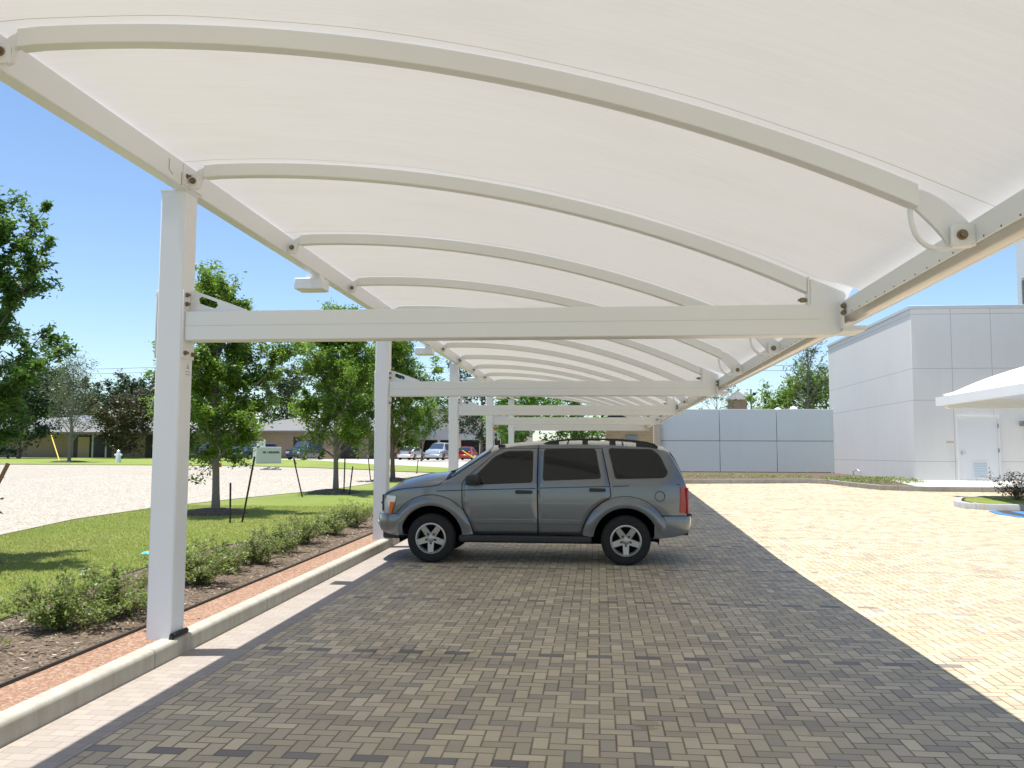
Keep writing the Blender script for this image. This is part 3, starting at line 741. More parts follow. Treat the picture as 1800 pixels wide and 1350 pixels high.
    m.lathe([(.03, -.14), (.085, -.115), (.105, -.02), (.10, .06), (.06, .11), (.02, .12)], c, 'y', 14)
    mv = m.v
    m.v = [(c[0]+(p[0]-c[0])*1.25, c[1]+(p[1]-c[1])*.8, c[2]+(p[2]-c[2])*.85) for p in mv]
    yy0, yy1 = ((-.12, .10) if near else (W-.10, W+.12))
    m.prism([(sx(822), sz(822, 851)), (sx(850), sz(850, 850)), (sx(842), sz(842, 838)), (sx(834), sz(834, 838))], yy0, yy1, 'y')
    m.build('mirror', M['trim'], SUV, smooth=45)
    # headlamp, amber, tail lamp
    hl = Q([(671, 905), (685, 905.6), (696.5, 871), (678, 869), (672, 880)])
    hl = [(max(.185, a), b) for a, b in hl]
    h_ = poly_patch('headlight', hl, .016, M['lamp'], SUV, near, .02, .02)
    poly_patch('indicator', Q([(680.5, 903), (686, 904), (693, 882), (684.5, 881)]), .022, M['amber'], h_, near, .01, .01)
    tl = Q([(1195.5, 902), (1206.5, 902), (1209, 880), (1207.5, 856), (1197, 856)]); tl = [(min(a, 4.962), b) for a, b in tl]
    t_ = poly_patch('taillight', tl, .016, M['redlens'], SUV, near, .015, .05)
    m = MB(); yy = (.06, .22) if near else (W-.22, W-.06); m.box(4.955, 4.985, yy[0], yy[1], .80, 1.20); m.build('rear_lens', M['redlens'], t_, bevel=.01)
# roof rails
for near in (True, False):
    m = MB(); pts = []; yr = lambda s: (inset(s, zt(s))+.11) if near else W-(inset(s, zt(s))+.11)
    ss = [sx(u) for u in (953, 968, 985, 1000, 1030, 1060, 1090, 1120, 1142, 1153, 1160)]
    rz_ = [1.845, 1.90, 1.925, 1.94, 1.95, 1.95, 1.942, 1.922, 1.895, 1.865, 1.82]
    m.tube([(s, yr(s), z) for s, z in zip(ss, rz_)], [.018, .02]+[.016]*7+[.02, .018], 8)
    for a, b in ((953, 985), (1027, 1037), (1075, 1086), (1122, 1159)):
        s0, s1 = sx(a), sx(b); y_ = yr((s0+s1)/2); z1 = [float(np.interp(s, ss, rz_)) for s in (s0, (s0+s1)/2, s1)]
        m.prism([(s0, 1.80), (s1, 1.80), (s1, z1[2]-.005), ((s0+s1)/2, z1[1]-.005), (s0, z1[0]-.005)], y_-.02, y_+.02, 'y')
    m.build('roof_rail', M['trim'], SUV, smooth=40)
for u in (1000, 1100):
    s = sx(u); m = MB(); m.tube([(s, .3, 1.94), (s, YC, 1.955), (s, W-.3, 1.94)], .013, 8); m.build('crossbar', M['trim'], SUV, smooth=40)
# windscreen and rear glass follow the roof skin
def top_patch(name, s0, s1, tw, off, mat):
    m = MB(); S_ = np.linspace(s0, s1, 12); T_ = np.linspace(-tw, tw, 15)
    def fn(s, t):
        y, z = body_top(s, t); d = .02; _, z2 = body_top(s+d, t); nl = Vector((-(z2-z), 0, d)).normalized(); return (s+nl.x*off, y, z+nl.z*off)
    m.grid(fn, list(S_), list(T_)); o = m.build(name, mat, SUV, smooth=60); so = o.modifiers.new('t', 'SOLIDIFY'); so.thickness = .006; so.offset = 0; return o
top_patch('windscreen', 1.27, 1.88, .965, .010, M['screen'])
top_patch('rear_window', 4.74, 4.90, .84, .008, M['glass'])
top_patch('cowl', 1.185, 1.262, .93, .010, M['trim'])
m = MB()
for yy in (.40, .95): MB().tube([(1.23, yy, 1.425), (1.255, yy+.25, 1.435), (1.30, yy+.5, 1.46)], .012, 6).build('wiper', M['trim'], SUV)
m = MB(); m.tube([(2.05, .42, 1.83), (2.04, .42, 1.95)], .01, 6); m.box(1.99, 2.1, .38, .46, 1.82, 1.86); m.build('antenna', M['trim'], SUV)
# bumpers
def bumper(name, plan, top, bot, mat, rear=False):
    m = MB(); v = []; f = []; k = 7; L = len(plan)
    for (s, y), zt_, zb_ in zip(plan, top, bot):
        c = Vector((s, y)); d = (Vector((2.5, YC))-c).normalized()
        for o_, z in ((.10, zt_-.005), (.02, zt_), (.004, zt_-.03), (0, zt_-.12), (.004, zb_+.05), (.025, zb_), (.12, zb_-.005)):
            v.append((s+d.x*o_, y+d.y*o_, z))
    for i in range(L-1):
        for j in range(k-1): f.append((i*k+j, i*k+j+1, (i+1)*k+j+1, (i+1)*k+j))
    m.add(v, f); o = m.build(name, mat, SUV, smooth=50); so = o.modifiers.new('t', 'SOLIDIFY'); so.thickness = .008; so.offset = 1 if rear else -1
    so.offset = 0
    return o
fp = [(.50, .035), (.40, .045), (.28, .075), (.17, .14), (.09, .24), (.035, .40), (.01, .65), (0, YC)]
fp = fp+[(s, W-y) for s, y in fp[-2::-1]]
fb = [.44, .425, .44, .465, .49, .505, .51, .51]; fb = fb+fb[-2::-1]
bumper('front_bumper', fp, [.755]*15, fb, M['paint'])
rp = [(4.46, .03), (4.6, .035), (4.78, .05), (4.92, .085), (5.0, .16), (5.04, .32), (5.055, .6), (5.06, YC)]
rp = rp+[(s, W-y) for s, y in rp[-2::-1]]
rb_ = [.42, .43, .45, .48, .51, .53, .54, .54]; rb_ = rb_+rb_[-2::-1]
bumper('rear_bumper', rp, [.775]*15, rb_, M['paint'], True)
m = MB(); m.box(4.80, 5.03, .12, W-.12, .765, .80); m.box(4.9, 5.0, .3, W-.3, .45, .76); m.build('bumper_step', M['trim'], SUV, bevel=.01)
m = MB(); m.box(5.0, 5.10, YC-.03, YC+.03, .55, .60); m.lathe([(.012, 0), (.014, .06), (.032, .08), (.036, .105), (.02, .135)], (5.09, YC, .60), 'z', 12); m.build('tow_hitch', M['trim'], SUV, smooth=40)
m = MB(); m.box(.10, .20, .32, W-.32, .78, 1.05); m.build('grille', M['trim'], SUV, bevel=.02)
m = MB(); m.box(.084, .10, .32, W-.32, .90, .935); m.box(.084, .10, YC-.02, YC+.02, .78, 1.05); m.build('grille_bar', M['chrome'], SUV)
m = MB(); m.box(.16, .5, .15, W-.15, .36, .52); m.build('air_dam', M['trim'], SUV, bevel=.03)
for yy in (.40, W-.40): MB().lathe([(.035, .03), (.035, -.006)], (.03, yy, .60), 'x', 10).build('fog_lamp', M['lamp'], SUV)
m = MB(); m.box(.7, 4.4, .45, W-.45, .28, .50); m.build('chassis', M['void'], SUV)
m = MB(); cx, cz = sx(1161), sz(1161, 872.6)
ring = [(cx+.075*cos(a), inset(cx, cz)-.004, cz+.075*sin(a)) for a in np.linspace(0, 2*pi, 25)]
m.tube(ring, .005, 5); m.build('fuel_door', M['trim'], SUV)
# wheels
def wheel():
    w = MB(); w.lathe([(.235, .02), (.30, .006), (.345, .012), (.373, .04), (.385, .075), (.385, .19), (.372, .225), (.34, .245), (.24, .245)], (0, 0, 0), 'y', 48, close=True)
    o = w.build('wheel', M['tyre'], SUV, smooth=50)
    r = MB(); r.lathe([(.243, .03), (.243, .012), (.222, .008), (.205, .03), (.20, .12), (.24, .14)], (0, 0, 0), 'y', 48, close=True)
    for k in range(5):
        a = -pi/2+k*2*pi/5; ca, sa = cos(a), sin(a)
        def P(rad, tan, y): return (rad*ca-tan*sa, y, rad*sa+tan*ca)
        vv = [P(.04, -.05, .03), (P(.04, .05, .03)), P(.215, .042, .012), P(.215, -.042, .012), P(.04, -.05, .075), P(.04, .05, .075), P(.215, .042, .06), P(.215, -.042, .06)]
        r.add(vv, [(0, 1, 2, 3), (4, 7, 6, 5), (0, 4, 5, 1), (1, 5, 6, 2), (2, 6, 7, 3), (3, 7, 4, 0)])
    r.lathe([(.001, .012), (.04, .014), (.062, .026), (.075, .05), (.075, .08)], (0, 0, 0), 'y', 24)
    r.build('rim', M['rim'], o, smooth=35)
    d = MB(); d.lathe([(.001, .10), (.205, .10), (.205, .13), (.001, .13)], (0, 0, 0), 'y', 24); d.build('brake_disc', M['void'], o)
    for k in range(5):
        a = -pi/2+k*2*pi/5
        MB().lathe([(.016, .03), (.016, .008), (.009, .005)], (.078*cos(a), 0, .078*sin(a)), 'y', 8).build('lug_nut', M['trim'], o)
    return o
w0 = wheel(); w0.location = (FX, .0, WZ)
for loc, flip in (((RX, .0, WZ), 0), ((FX, W, WZ), 1), ((RX, W, WZ), 1)):
    o = copy_tree(w0, SUV); o.location = loc; o.rotation_euler = (0, 0, pi*flip)

# ------------------------------------------------------------------ vegetation
def unit(n):
    v = rng.normal(size=(n, 3)); return v/np.linalg.norm(v, axis=1, keepdims=True)
def leaves(centers, size, aspect=.42, up=.35, jitter=.35):
    """diamond leaves bent along the midrib: two triangles sharing it -> quads"""
    n = len(centers); d = unit(n); d[:, 2] *= .6; d /= np.linalg.norm(d, axis=1, keepdims=True)
    nrm = unit(n); nrm[:, 2] = np.abs(nrm[:, 2])+up; w = np.cross(d, nrm); w /= np.linalg.norm(w, axis=1, keepdims=True)+1e-9
    L = size*(1+jitter*rng.normal(size=(n, 1))); L = np.clip(L, size*.4, size*1.8); Wd = L*aspect
    c = centers
    return np.stack([c-d*L*.5, c+w*Wd*.5+d*L*.05, c+d*L*.5, c-w*Wd*.5+d*L*.05], axis=1)

def tree(label, x, y, h, cr, base=.28, nl=9000, ls=.11, leafmat='oak', bark='bark', trunk_r=.075, group=None, seed=1, prof_='oval', limbs=30, dens=1.0, spread=.2, name='tree', zg=None, lean=(0, 0), asp=.42, topy=1.0, up=(25, 60)):
    global rng
    rng = np.random.default_rng(seed); rnd = random.Random(seed)
    z0 = (lz(y) if x < -3.9 else g(x, y)) if zg is None else zg
    if prof_ == 'round': h *= .78
    root = empty(name, (x, y, z0), 0, label, 'tree', group)
    tk = MB(); hh = h*.95; pts = []; rad = []
    for i in range(9):
        t = i/8; pts.append(Vector((lean[0]*t*t + .05*sin(3*t+seed), lean[1]*t*t + .05*cos(4*t+seed), -.15+(hh+.15)*t))); rad.append(trunk_r*(1-.88*t)*(1.25 if i == 0 else 1))
    tk.tube(pts, rad, 8)
    def tr(t):
        f = t*8; i = min(7, int(f)); return pts[i].lerp(pts[i+1], f-i)
    C = []
    def shape(t):       # t 0..1 from crown base to top
        if prof_ == 'oval': return (sin(pi*min(1, (t*.86+.13)))**.75)
        if prof_ == 'cone': return max(.06, (1-t)**.8)*min(1, .45+t*3)
        if prof_ == 'round': return sqrt(max(0.03, 1-(2*t-.95)**2))
        return max(.1, 1-.75*t)*min(1, .55+2.5*t)
    ga = rnd.random()*6
    for k in range(limbs):
        t = (k+.3)/limbs; hz = base+(.985-base)*t; p0 = tr(hz/.985*.99 if hz < .985 else .99)
        az = ga+k*2.399+rnd.uniform(-.4, .4); Ln = cr*shape(t)*rnd.uniform(.72, 1.12)+.12*cr*(t > .9)
        el = R(rnd.uniform(*up)+18*t); dirv = Vector((cos(az)*cos(el), sin(az)*cos(el), sin(el)))
        lp = [p0]; 
        Ls = Ln/max(.45, cos(el))*.9
        for q in range(1, 5):
            s = q/4; lp.append(p0+dirv*Ls*s+Vector((rnd.uniform(-.05, .05), rnd.uniform(-.05, .05), .02-.12*s*s))*Ls)
        r0 = max(.008, trunk_r*.42*(1-t*.75)); tk.tube(lp, [r0, r0*.75, r0*.5, r0*.3, r0*.12], 5, cap=False)
        nt = int(7+6*(Ln/cr))
        for j in range(nt):
            s = rnd.uniform(.22, 1.0)**.8; f = s*4; i = min(3, int(f)); b0 = lp[i].lerp(lp[i+1], f-i)
            dv = Vector((rnd.gauss(0, 1), rnd.gauss(0, 1), rnd.gauss(.25, .8))).normalized(); tl = cr*rnd.uniform(.14, .40)*(1.15-s*.45)
            e0 = b0+(dv*.8+dirv*.55).normalized()*tl
            if dens > .3: tk.tube([b0, b0.lerp(e0, .6)+Vector((0, 0, .03)), e0], [r0*.28+.003, r0*.18+.002, .002], 3, cap=False)
            C.append((b0, e0, tl))
    per = max(3, int(nl/len(C)))
    cs = []
    for b0, e0, tl in C:
        n = int(per*rng.uniform(.5, 1.5)*dens)
        if n < 1: continue
        s = rng.uniform(.25, 1.08, size=(n, 1)); a = np.array(b0); b = np.array(e0)
        cs.append(a+(b-a)*s+rng.normal(size=(n, 3))*spread*tl*np.array([1, 1, .8]))
    cs = np.concatenate(cs); lv = leaves(cs, ls, asp)
    fast_mesh('crown', lv, 4, M[leafmat], root)
    tk.build('trunk', M[bark], root, smooth=50)
    return root

T1 = tree('large dark oak standing before the nearest post, shading the lawn', -9.4, 11.6, 4.75, 1.8, .08, 56000, .085, 'oakd', 'bark', .095, 'young oaks on the lawn', 3, 'oval', 38, spread=.15)
T2 = tree('bright green oak with orange tie behind the nearest white post', -9.17, 20.5, 5.5, 2.15, .22, 62000, .092, 'oak', 'bark2', .105, 'young oaks on the lawn', 8, 'cone', 44, spread=.15, up=(18, 50))
T3 = tree('open-topped green oak with orange tie between the first two white posts', -8.78, 28.9, 5.8, 2.4, .20, 48000, .105, 'oak', 'bark2', .10, 'young oaks on the lawn', 14, 'cone', 38, spread=.16, up=(18, 55))
T4 = tree('darker oak standing just right of the second white post', -8.95, 37.9, 6.2, 2.6, .17, 34000, .125, 'oak', 'bark', .11, 'young oaks on the lawn', 21, 'cone', 36, spread=.17)
for t, hz in ((T2, 1.12), (T3, 1.35)):
    m = MB(); m.lathe([(.108, 0), (.106, .09)], (.02, .04, hz), 'z', 12); m.build('tree_tie', M['orange'], t)
T5 = tree('tall sparse grey-green tree in front of the ranch house', -42.3, 67.3, 8.2, 3.4, .17, 6500, .17, 'olive', 'bark2', .13, None, 5, 'cone', 40, spread=.3, dens=.7, up=(30, 65))
# far trees
def bear(u, y): return y*math.tan(math.atan((u-900)/1550)-.0978)
FT = [(bear(15, 112), 112, 10.6, 5.6, 'dark', 'dark tree far behind the large oak nearest the camera', 31),
      (bear(88, 118), 118, 10.6, 5.2, 'dark', 'dark tree behind the ranch house roof, beside the big oak crown', 32),
      (bear(140, 126), 126, 9.6, 5.0, 'dark', 'dark tree directly behind the sparse grey-green tree', 33),
      (bear(186, 118), 118, 9.0, 4.0, 'dark', 'low dark tree between the sparse tree and the tall dark tree', 34),
      (bear(240, 124), 124, 12.4, 4.8, 'dark', 'tall dark tree behind the house, cut by the nearest post', 35),
      (bear(505, 118), 118, 12.2, 4.2, 'olive', 'grey-green tree rising in the gap between the first two oaks', 36),
      (bear(610, 112), 112, 9.0, 4.6, 'dark', 'dark tree far behind the middle oak', 37),
      (bear(350, 120), 120, 11.0, 4.8, 'dark', 'dark tree far behind the oak with the nearest orange tie', 38)]
for (x, y, h, c, mt, lb, sd) in FT:
    tree(lb, x, y, h, c, .06, 9000, .36, mt, 'bark', .18, 'trees far beyond the lawn', sd, 'round', 24, spread=.34, asp=.6)
tree('rounded russet bush-like tree right of the ranch house porch', -50.6, 90, 5.0, 4.1, .03, 10000, .28, 'russet', 'bark', .12, None, 41, 'round', 26, spread=.34, asp=.6)
tree('dark bushy tree in front of the ranch house, under the big oak crown', -59.5, 86, 7.0, 5.0, .02, 11000, .30, 'dark', 'bark', .14, None, 42, 'round', 26, spread=.34, asp=.6)
tree('dark shade tree beside the stop sign', -11.4, 86, 9.4, 3.7, .16, 7000, .26, 'dark', 'bark', .17, None, 43, 'round', 28, spread=.3, asp=.6)
tree('multi-stemmed tree leaning over the white car', -17.0, 84, 6.6, 3.3, .22, 4200, .26, 'oakd', 'bark2', .09, None, 44, 'round', 22, spread=.3, asp=.6, lean=(1.2, 0))
for x, y, h, c, lb, sd in ((-5.3, 60, 7.4, 3.0, 'bright green tree behind the front half of the SUV roof', 45), (-1.7, 61.5, 7.3, 3.0, 'bright green tree above the middle of the SUV roof', 46)):
    tree(lb, x, y, h, c, .05, 8500, .22, 'bright', 'bark', .12, 'bright trees behind the SUV', sd, 'round', 30, spread=.3, asp=.55)
tree('grey-green tree beside the tan brick building', 1.6, 74, 7.2, 2.4, .12, 4200, .25, 'olive', 'bark2', .1, None, 47, 'round', 24, spread=.3, dens=.8)
# behind the panel wall
for i, (x, y, h, c, lb, sd) in enumerate(((12.1, 62, 5.2, 2.4, 'low green tree behind the panel wall beside the light pole', 51), (13.7, 62.5, 6.0, 2.6, 'green tree showing over the middle of the panel wall', 52), (15.6, 62, 7.0, 2.7, 'green tree over the panel wall beside the pale building', 53))):
    tree(lb, x, y, h-.2, c, .06, 9000, .17, 'oak', 'bark', .1, 'trees behind the panel wall', sd, 'round', 26, spread=.28, asp=.5)
tree('tall thin-leaved tree rising above the panel wall', 13.9, 60, 9.9, 2.2, .40, 2600, .16, 'olive', 'bark2', .10, None, 54, 'cone', 34, spread=.25, dens=.75, up=(40, 70))
tree('wispy tree left of the brick cupola behind the panel wall', 10.2, 78, 8.2, 2.4, .3, 2200, .22, 'olive', 'bark2', .09, None, 55, 'round', 24, spread=.28, dens=.7)
tree('young tree showing just above the second canopy', 15.45, 29.3, 6.4, 1.25, .62, 2600, .13, 'oak', 'bark2', .06, None, 56, 'round', 22, spread=.28)

def shrub(label, x, y, h, r, nl, ls, mat, seed, group, zg=None, stems=22, cat='shrub', spiky=.3):
    global rng
    rng = np.random.default_rng(seed); rnd = random.Random(seed)
    root = empty('shrub', (x, y, (lz(y) if x < 0 else g(x, y)) if zg is None else zg), 0, label, cat, group)
    sm = MB(); cs = []
    for k in range(stems):
        az = rnd.uniform(0, 2*pi); el = R(rnd.uniform(28, 86)); L = (h*sin(el)+r*cos(el))*rnd.uniform(.65, 1.0+spiky)
        d = Vector((cos(az)*cos(el), sin(az)*cos(el), sin(el))); p0 = Vector((rnd.uniform(-.08, .08), rnd.uniform(-.08, .08), -.02))
        pts = [p0+d*L*q+Vector((d.x, d.y, -.5))*(.18*L*q*q) for q in (0, .35, .7, 1)]
        sm.tube(pts, [.007, .005, .0035, .0015], 4, cap=False)
        for j in range(7):
            s = rnd.uniform(.3, 1); a = pts[0].lerp(pts[3], s)+Vector((0, 0, .12*L*s*(1-s)))
            dv = Vector((rnd.gauss(0, 1), rnd.gauss(0, 1), rnd.gauss(.3, .6))).normalized()*L*rnd.uniform(.12, .3); b = a+dv
            sm.tube([a, b], [.003, .001], 3, cap=False)
            n = max(2, int(nl/(stems*7)*rnd.uniform(.5, 1.5))); q = rng.uniform(0, 1.08, size=(n, 1))
            cs.append(np.array(a)+(np.array(b)-np.array(a))*q+rng.normal(size=(n, 3))*.028*(r/.4))
    cs = np.concatenate(cs); cs[:, 2] = np.maximum(cs[:, 2], .02)
    fast_mesh('foliage', leaves(cs, ls, .5, .6), 4, M[mat], root)
    sm.build('stem', M['bark'], root)
    return root
SH = [(-4.98, 7.95, .40, .36, 'green shrub with a flattish top, first of the row left of the nearest post'),
      (-4.80, 8.62, .47, .33, 'taller green shrub half hidden by the nearest post'),
      (-4.98, 10.5, .44, .33, 'green shrub just right of the nearest post'),
      (-5.0, 11.5, .36, .30, 'upright shrub on the mulch second right of the nearest post'),
      (-4.95, 12.4, .36, .30, 'low shrub in the middle of the row before the mulch ring'),
      (-5.02, 13.5, .34, .32, 'shrub with pale tips right of the row middle'),
      (-4.98, 14.7, .45, .34, 'bushier shrub third from the SUV end of the row'),
      (-4.98, 16.2, .40, .34, 'shrub second from the SUV end of the row'),
      (-4.96, 17.6, .46, .36, 'last shrub of the row beside the second post')]
for i, (x, y, h, r, lb) in enumerate(SH): shrub(lb, x, y, h, r, 5200 if i < 3 else 3600, .036, 'shrubleaf', 60+i, 'shrubs in the mulch bed', stems=34)
shrub('small straggly tuft alone on the bark mulch before the first shrub', -5.13, 6.9, .22, .22, 260, .05, 'shrubleaf', 75, None, stems=16, cat='plant')
shrub('small seedling with reddish tips beside the first shrub', -5.45, 7.35, .14, .16, 120, .04, 'shrubleaf', 76, None, stems=9, cat='plant')

def ring(label, x, y, r):
    m = MB(); z = lz(y)
    m.lathe([(r, .0), (r*.93, .05), (r*.7, .10), (r*.35, .14), (.05, .15)], (x, y, z), 'z', 36)
    o = m.build('mulch_ring', M['mulch'], smooth=60); tag(o, label, 'mulch', None, 'stuff')
ring('mulch ring', T2.location.x, 20.5, .80); ring('mulch ring', T3.location.x, 28.9, .92); ring('mulch ring', -8.95, 37.9, .9); ring('mulch ring', -9.15, 11.6, .8); ring('mulch ring', -42.3, 67.3, 1.5)
# loose bark chips and grass blades
rng = np.random.default_rng(5)
n = 5200; yy = rng.uniform(5, 21, n)**1; xx = np.array([rng.uniform(xbed(v)+.05, -4.33) for v in yy])
c = np.stack([xx, yy, np.array([lz(v) for v in yy])+.022+.012*rng.random(n)], 1)
ch = leaves(c, .055, .28, 2.5, .5); ch[:, :, 2] = c[:, None, 2]+(ch[:, :, 2]-c[:, None, 2])*.35
fast_mesh('bark_chips', ch, 4, M['chip'], None, 'stuff')
n = 120000; yy = 6+17*rng.random(n)**1.15; t = rng.random(n); xx = np.array([xg(v) for v in yy])*(1-t)+np.array([xbed(v)-.02 for v in yy])*t
zz = np.array([lz(v) for v in yy])+.01; hb = .018+.022*rng.random(n); a = rng.random(n)*2*pi; w = .004+.003*rng.random(n); ln = rng.normal(size=(n, 2))*.015
P0 = np.stack([xx-np.cos(a)*w, yy-np.sin(a)*w, zz], 1); P1 = np.stack([xx+np.cos(a)*w, yy+np.sin(a)*w, zz], 1); P2 = np.stack([xx+ln[:, 0], yy+ln[:, 1], zz+hb], 1)
fast_mesh('grass', np.stack([P0, P1, P2], 1), 3, M['blade'], None, 'stuff')
# scattered stones on the near gravel
n = 9000; yy = rng.uniform(14, 42, n); xx = np.array([xg(v) for v in yy])-.1-rng.random(n)**1.4*16
c = np.stack([xx, yy, np.array([lz(v) for v in yy])+.0], 1); s = .02+.035*rng.random(n)
q = []
for fx_, fy_, fz_ in ((1, 0, 0), (0, 1, 0), (-1, 0, 0), (0, -1, 0)):
    pass
tri = []
a = rng.random(n)*6.28
for k in range(4):
    a0 = a+k*pi/2; a1 = a0+pi/2
    tri.append(np.stack([np.stack([xx+np.cos(a0)*s, yy+np.sin(a0)*s*.8, c[:, 2]-.02], 1), np.stack([xx+np.cos(a1)*s, yy+np.sin(a1)*s*.8, c[:, 2]-.02], 1), np.stack([xx, yy, c[:, 2]+s*.7-.01], 1)], 1))
fast_mesh('gravel_stones', np.concatenate(tri), 3, simple('loose_stone', (.58, .53, .45), .9, 0, .2, .3, 30), None, 'stuff')

# ------------------------------------------------------------------ stakes, small things on the lawn
def stake(label, x0, y0, x1, y1, hgt, mat='post', r=.022, white=False):
    z = lz(y0); m = MB(); m.tube([(x0, y0, z-.1), (x1, y1, z+hgt)], r, 6)
    m.box(x0-.05, x0+.05, y0-.004, y0+.004, z-.08, z+.02)
    o = m.build('stake', M[mat]); 
    tag(o, label, 'stake', 'tree support stakes')
    if white:
        k = .84; m = MB(); m.tube([(x0+(x1-x0)*k, y0, z+hgt*k), (x1, y1, z+hgt)], r*1.25, 6); m.build('cap', M['galv'], o)
stake('dark stake leaning right beside the oak behind the nearest post', -7.62, 18.4, -7.36, 18.4, 1.42)
stake('short upright dark stake beside the oak behind the nearest post', -7.78, 18.2, -7.84, 18.3, .86)
stake('dark stake with pale top leaning left of the middle oak', -9.06, 26.6, -9.36, 26.5, 1.22, white=True)
stake('tall straight dark stake right of the middle oak', -8.28, 28.3, -8.26, 28.3, 1.36)
stake('short dark stake right of the middle oak, in its mulch', -8.02, 28.0, -7.94, 28.1, .92)
stake('dark stake with pale top just left of the second post', -10.05, 38.5, -10.2, 38.5, 1.16, white=True)
stake('dark stake on the gravel between second and third post', -9.75, 47.0, -9.68, 47.0, .75)
stake('brown wooden stake leaning under the large dark oak', -8.75, 11.3, -8.12, 11.5, 1.45, 'wood', .028)
m = MB(); z = lz(70); m.tube([(-44.9, 70, z+.1), (-47.0, 72, z+2.2)], .045, 8); o = m.build('guy_guard', M['yellow']); tag(o, 'yellow guy wire guard leaning left of the sparse tree', 'wire guard')
m = MB(); m.tube([(-44.75, 69.85, z-.1), (-44.9, 70, z+.12)], .05, 6); m.build('anchor', M['galv'], o)
m = MB(); z = lz(80); m.tube([(-10.9, 80, z+.05), (-12.4, 80, z+1.0)], .045, 8); tag(m.build('guy_guard', M['yellow']), 'yellow guy wire guard in front of the red car', 'wire guard')
m = MB(); z = lz(67.5); m.lathe([(.22, -.05), (.20, .3), (.19, .65), (.13, .8), (.13, .92), (.05, 1.0)], (-38.3, 67.5, z), 'z', 12); m.lathe([(.09, -.30), (.09, .30)], (-38.3, 67.5, z+.6), 'x', 10)
tag(m.build('hydrant', M['cwhite'], smooth=40), 'pale hydrant standing right of the sparse tree', 'hydrant')
m = MB(); z = lz(13.2); m.lathe([(.085, 0), (.10, .02), (.08, .045), (.03, .055)], (-6.95, 13.2, z), 'z', 16); tag(m.build('sprinkler_cap', M['cyan'], smooth=40), 'turquoise cap on the lawn left of the nearest post', 'cap')
m = MB(); z = lz(50.8)
for k in range(7): m.box(-19.9+k*.16, -19.7+k*.17, 50.6+.1*(k % 3), 50.9+.08*(k % 2), z-.05, z+.06+.05*(k % 3))
tag(m.build('debris_heap', simple('rubble', (.34, .34, .33), .9, 0, .2, .4, 4), bevel=.02), 'small heap of grey rubble on the far gravel', 'rubble')
# monument sign
SG = empty('monument_sign', (-26.5, 66.2, lz(66.2)), R(32), 'pale stone monument sign on the far lawn', 'sign')
m = MB(); m.prism([(-.0, -.75), (1.9, -.75), (1.9, .75), (0, .75)], -.1, 1.28, 'z'); m.build('slab', M['signstone'], SG, bevel=.02)
m = MB(); m.box(.2, .75, -.3, .3, 1.28, 1.72); m.build('pillar_block', M['signstone'], SG, bevel=.02)
m = MB(); x = .48
for wd in (.10, .12, .10, 0, .06, .13, .12, .10, .12, .10, .12, .11, .12, .10):
    if wd: m.box(x, x+wd*.6, -.772, -.7495, .78, .94)
    x += .092
m.build('lettering', M['letter'], SG)
# stop sign
ST = empty('stop_sign', (-8.28, 70, lz(70)+.05), 0, 'red octagonal STOP sign between the last white posts', 'sign')
m = MB(); m.tube([(0, 0, -.2), (0, 0, 2.75)], .035, 8); m.build('signpost', M['galv'], ST)
m = MB(); oc = [(.46*cos(pi/8+k*pi/4), 2.95+.46*sin(pi/8+k*pi/4)) for k in range(8)]; m.prism(oc, -.05, -.036, 'y'); m.build('border', M['whitepaint'], ST)
m = MB(); oc = [(.42*cos(pi/8+k*pi/4), 2.95+.42*sin(pi/8+k*pi/4)) for k in range(8)]; m.prism(oc, -.056, -.0505, 'y'); m.build('face', M['red'], ST)
tc = bpy.data.curves.new('lettering', 'FONT'); tc.body = 'STOP'; tc.size = .34; tc.align_x = 'CENTER'; tc.align_y = 'CENTER'; tc.extrude = .002
to = bpy.data.objects.new('lettering', tc); COL.objects.link(to); to.parent = ST; to.location = (0, -.06, 2.95); to.rotation_euler = (R(90), 0, 0); to.data.materials.append(M['whitepaint'])
bpy.context.view_layer.update(); tm = bpy.data.meshes.new_from_object(to.evaluated_get(bpy.context.evaluated_depsgraph_get()))
t2 = bpy.data.objects.new('lettering', tm); COL.objects.link(t2); t2.parent = ST; t2.location = to.location; t2.rotation_euler = to.rotation_euler; bpy.data.objects.remove(to)

# ------------------------------------------------------------------ far buildings
def hip_roof(m, x0, x1, y0, y1, z0, z1, over=.6):
    x0 -= over; x1 += over; y0 -= over; y1 += over; d = (y1-y0)/2; e = min(d, (x1-x0)/2*.95)
    v = [(x0, y0, z0), (x1, y0, z0), (x1, y1, z0), (x0, y1, z0), (x0+e, (y0+y1)/2, z1), (x1-e, (y0+y1)/2, z1)]
    v += [(a, b, c-.22) for a, b, c in v[:4]]
    m.add(v, [(0, 1, 5, 4), (1, 2, 5), (2, 3, 4, 5), (3, 0, 4), (6, 9, 8, 7), (0, 6, 7, 1), (1, 7, 8, 2), (2, 8, 9, 3), (3, 9, 6, 0)])
HB = empty('ranch_house', (0, 0, 0), 0, 'low brown brick ranch house with a grey hipped roof behind the sparse tree', 'house')
z = lz(98); m = MB(); m.box(-72, -47, 97, 108, z-.4, z+2.75); m.build('wall', M['tanfar'], HB)
m = MB(); hip_roof(m, -72, -47, 96.2, 108, z+2.95, z+4.9, .8); m.build('roof', M['shingle'], HB)
m = MB(); m.box(-60.5, -55.9, 96.9, 96.99, z+.02, z+2.6); m.build('porch_recess', M['darkdoor'], HB)
m = MB(); m.box(-59.9, -58.5, 96.8, 96.89, z, z+2.4); m.build('front_panel', simple('tan_door', (.36, .28, .17), .7), HB)
m = MB(); m.box(-51.7, -51.0, 96.8, 96.99, z, z+2.6); m.build('window', M['darkdoor'], HB)
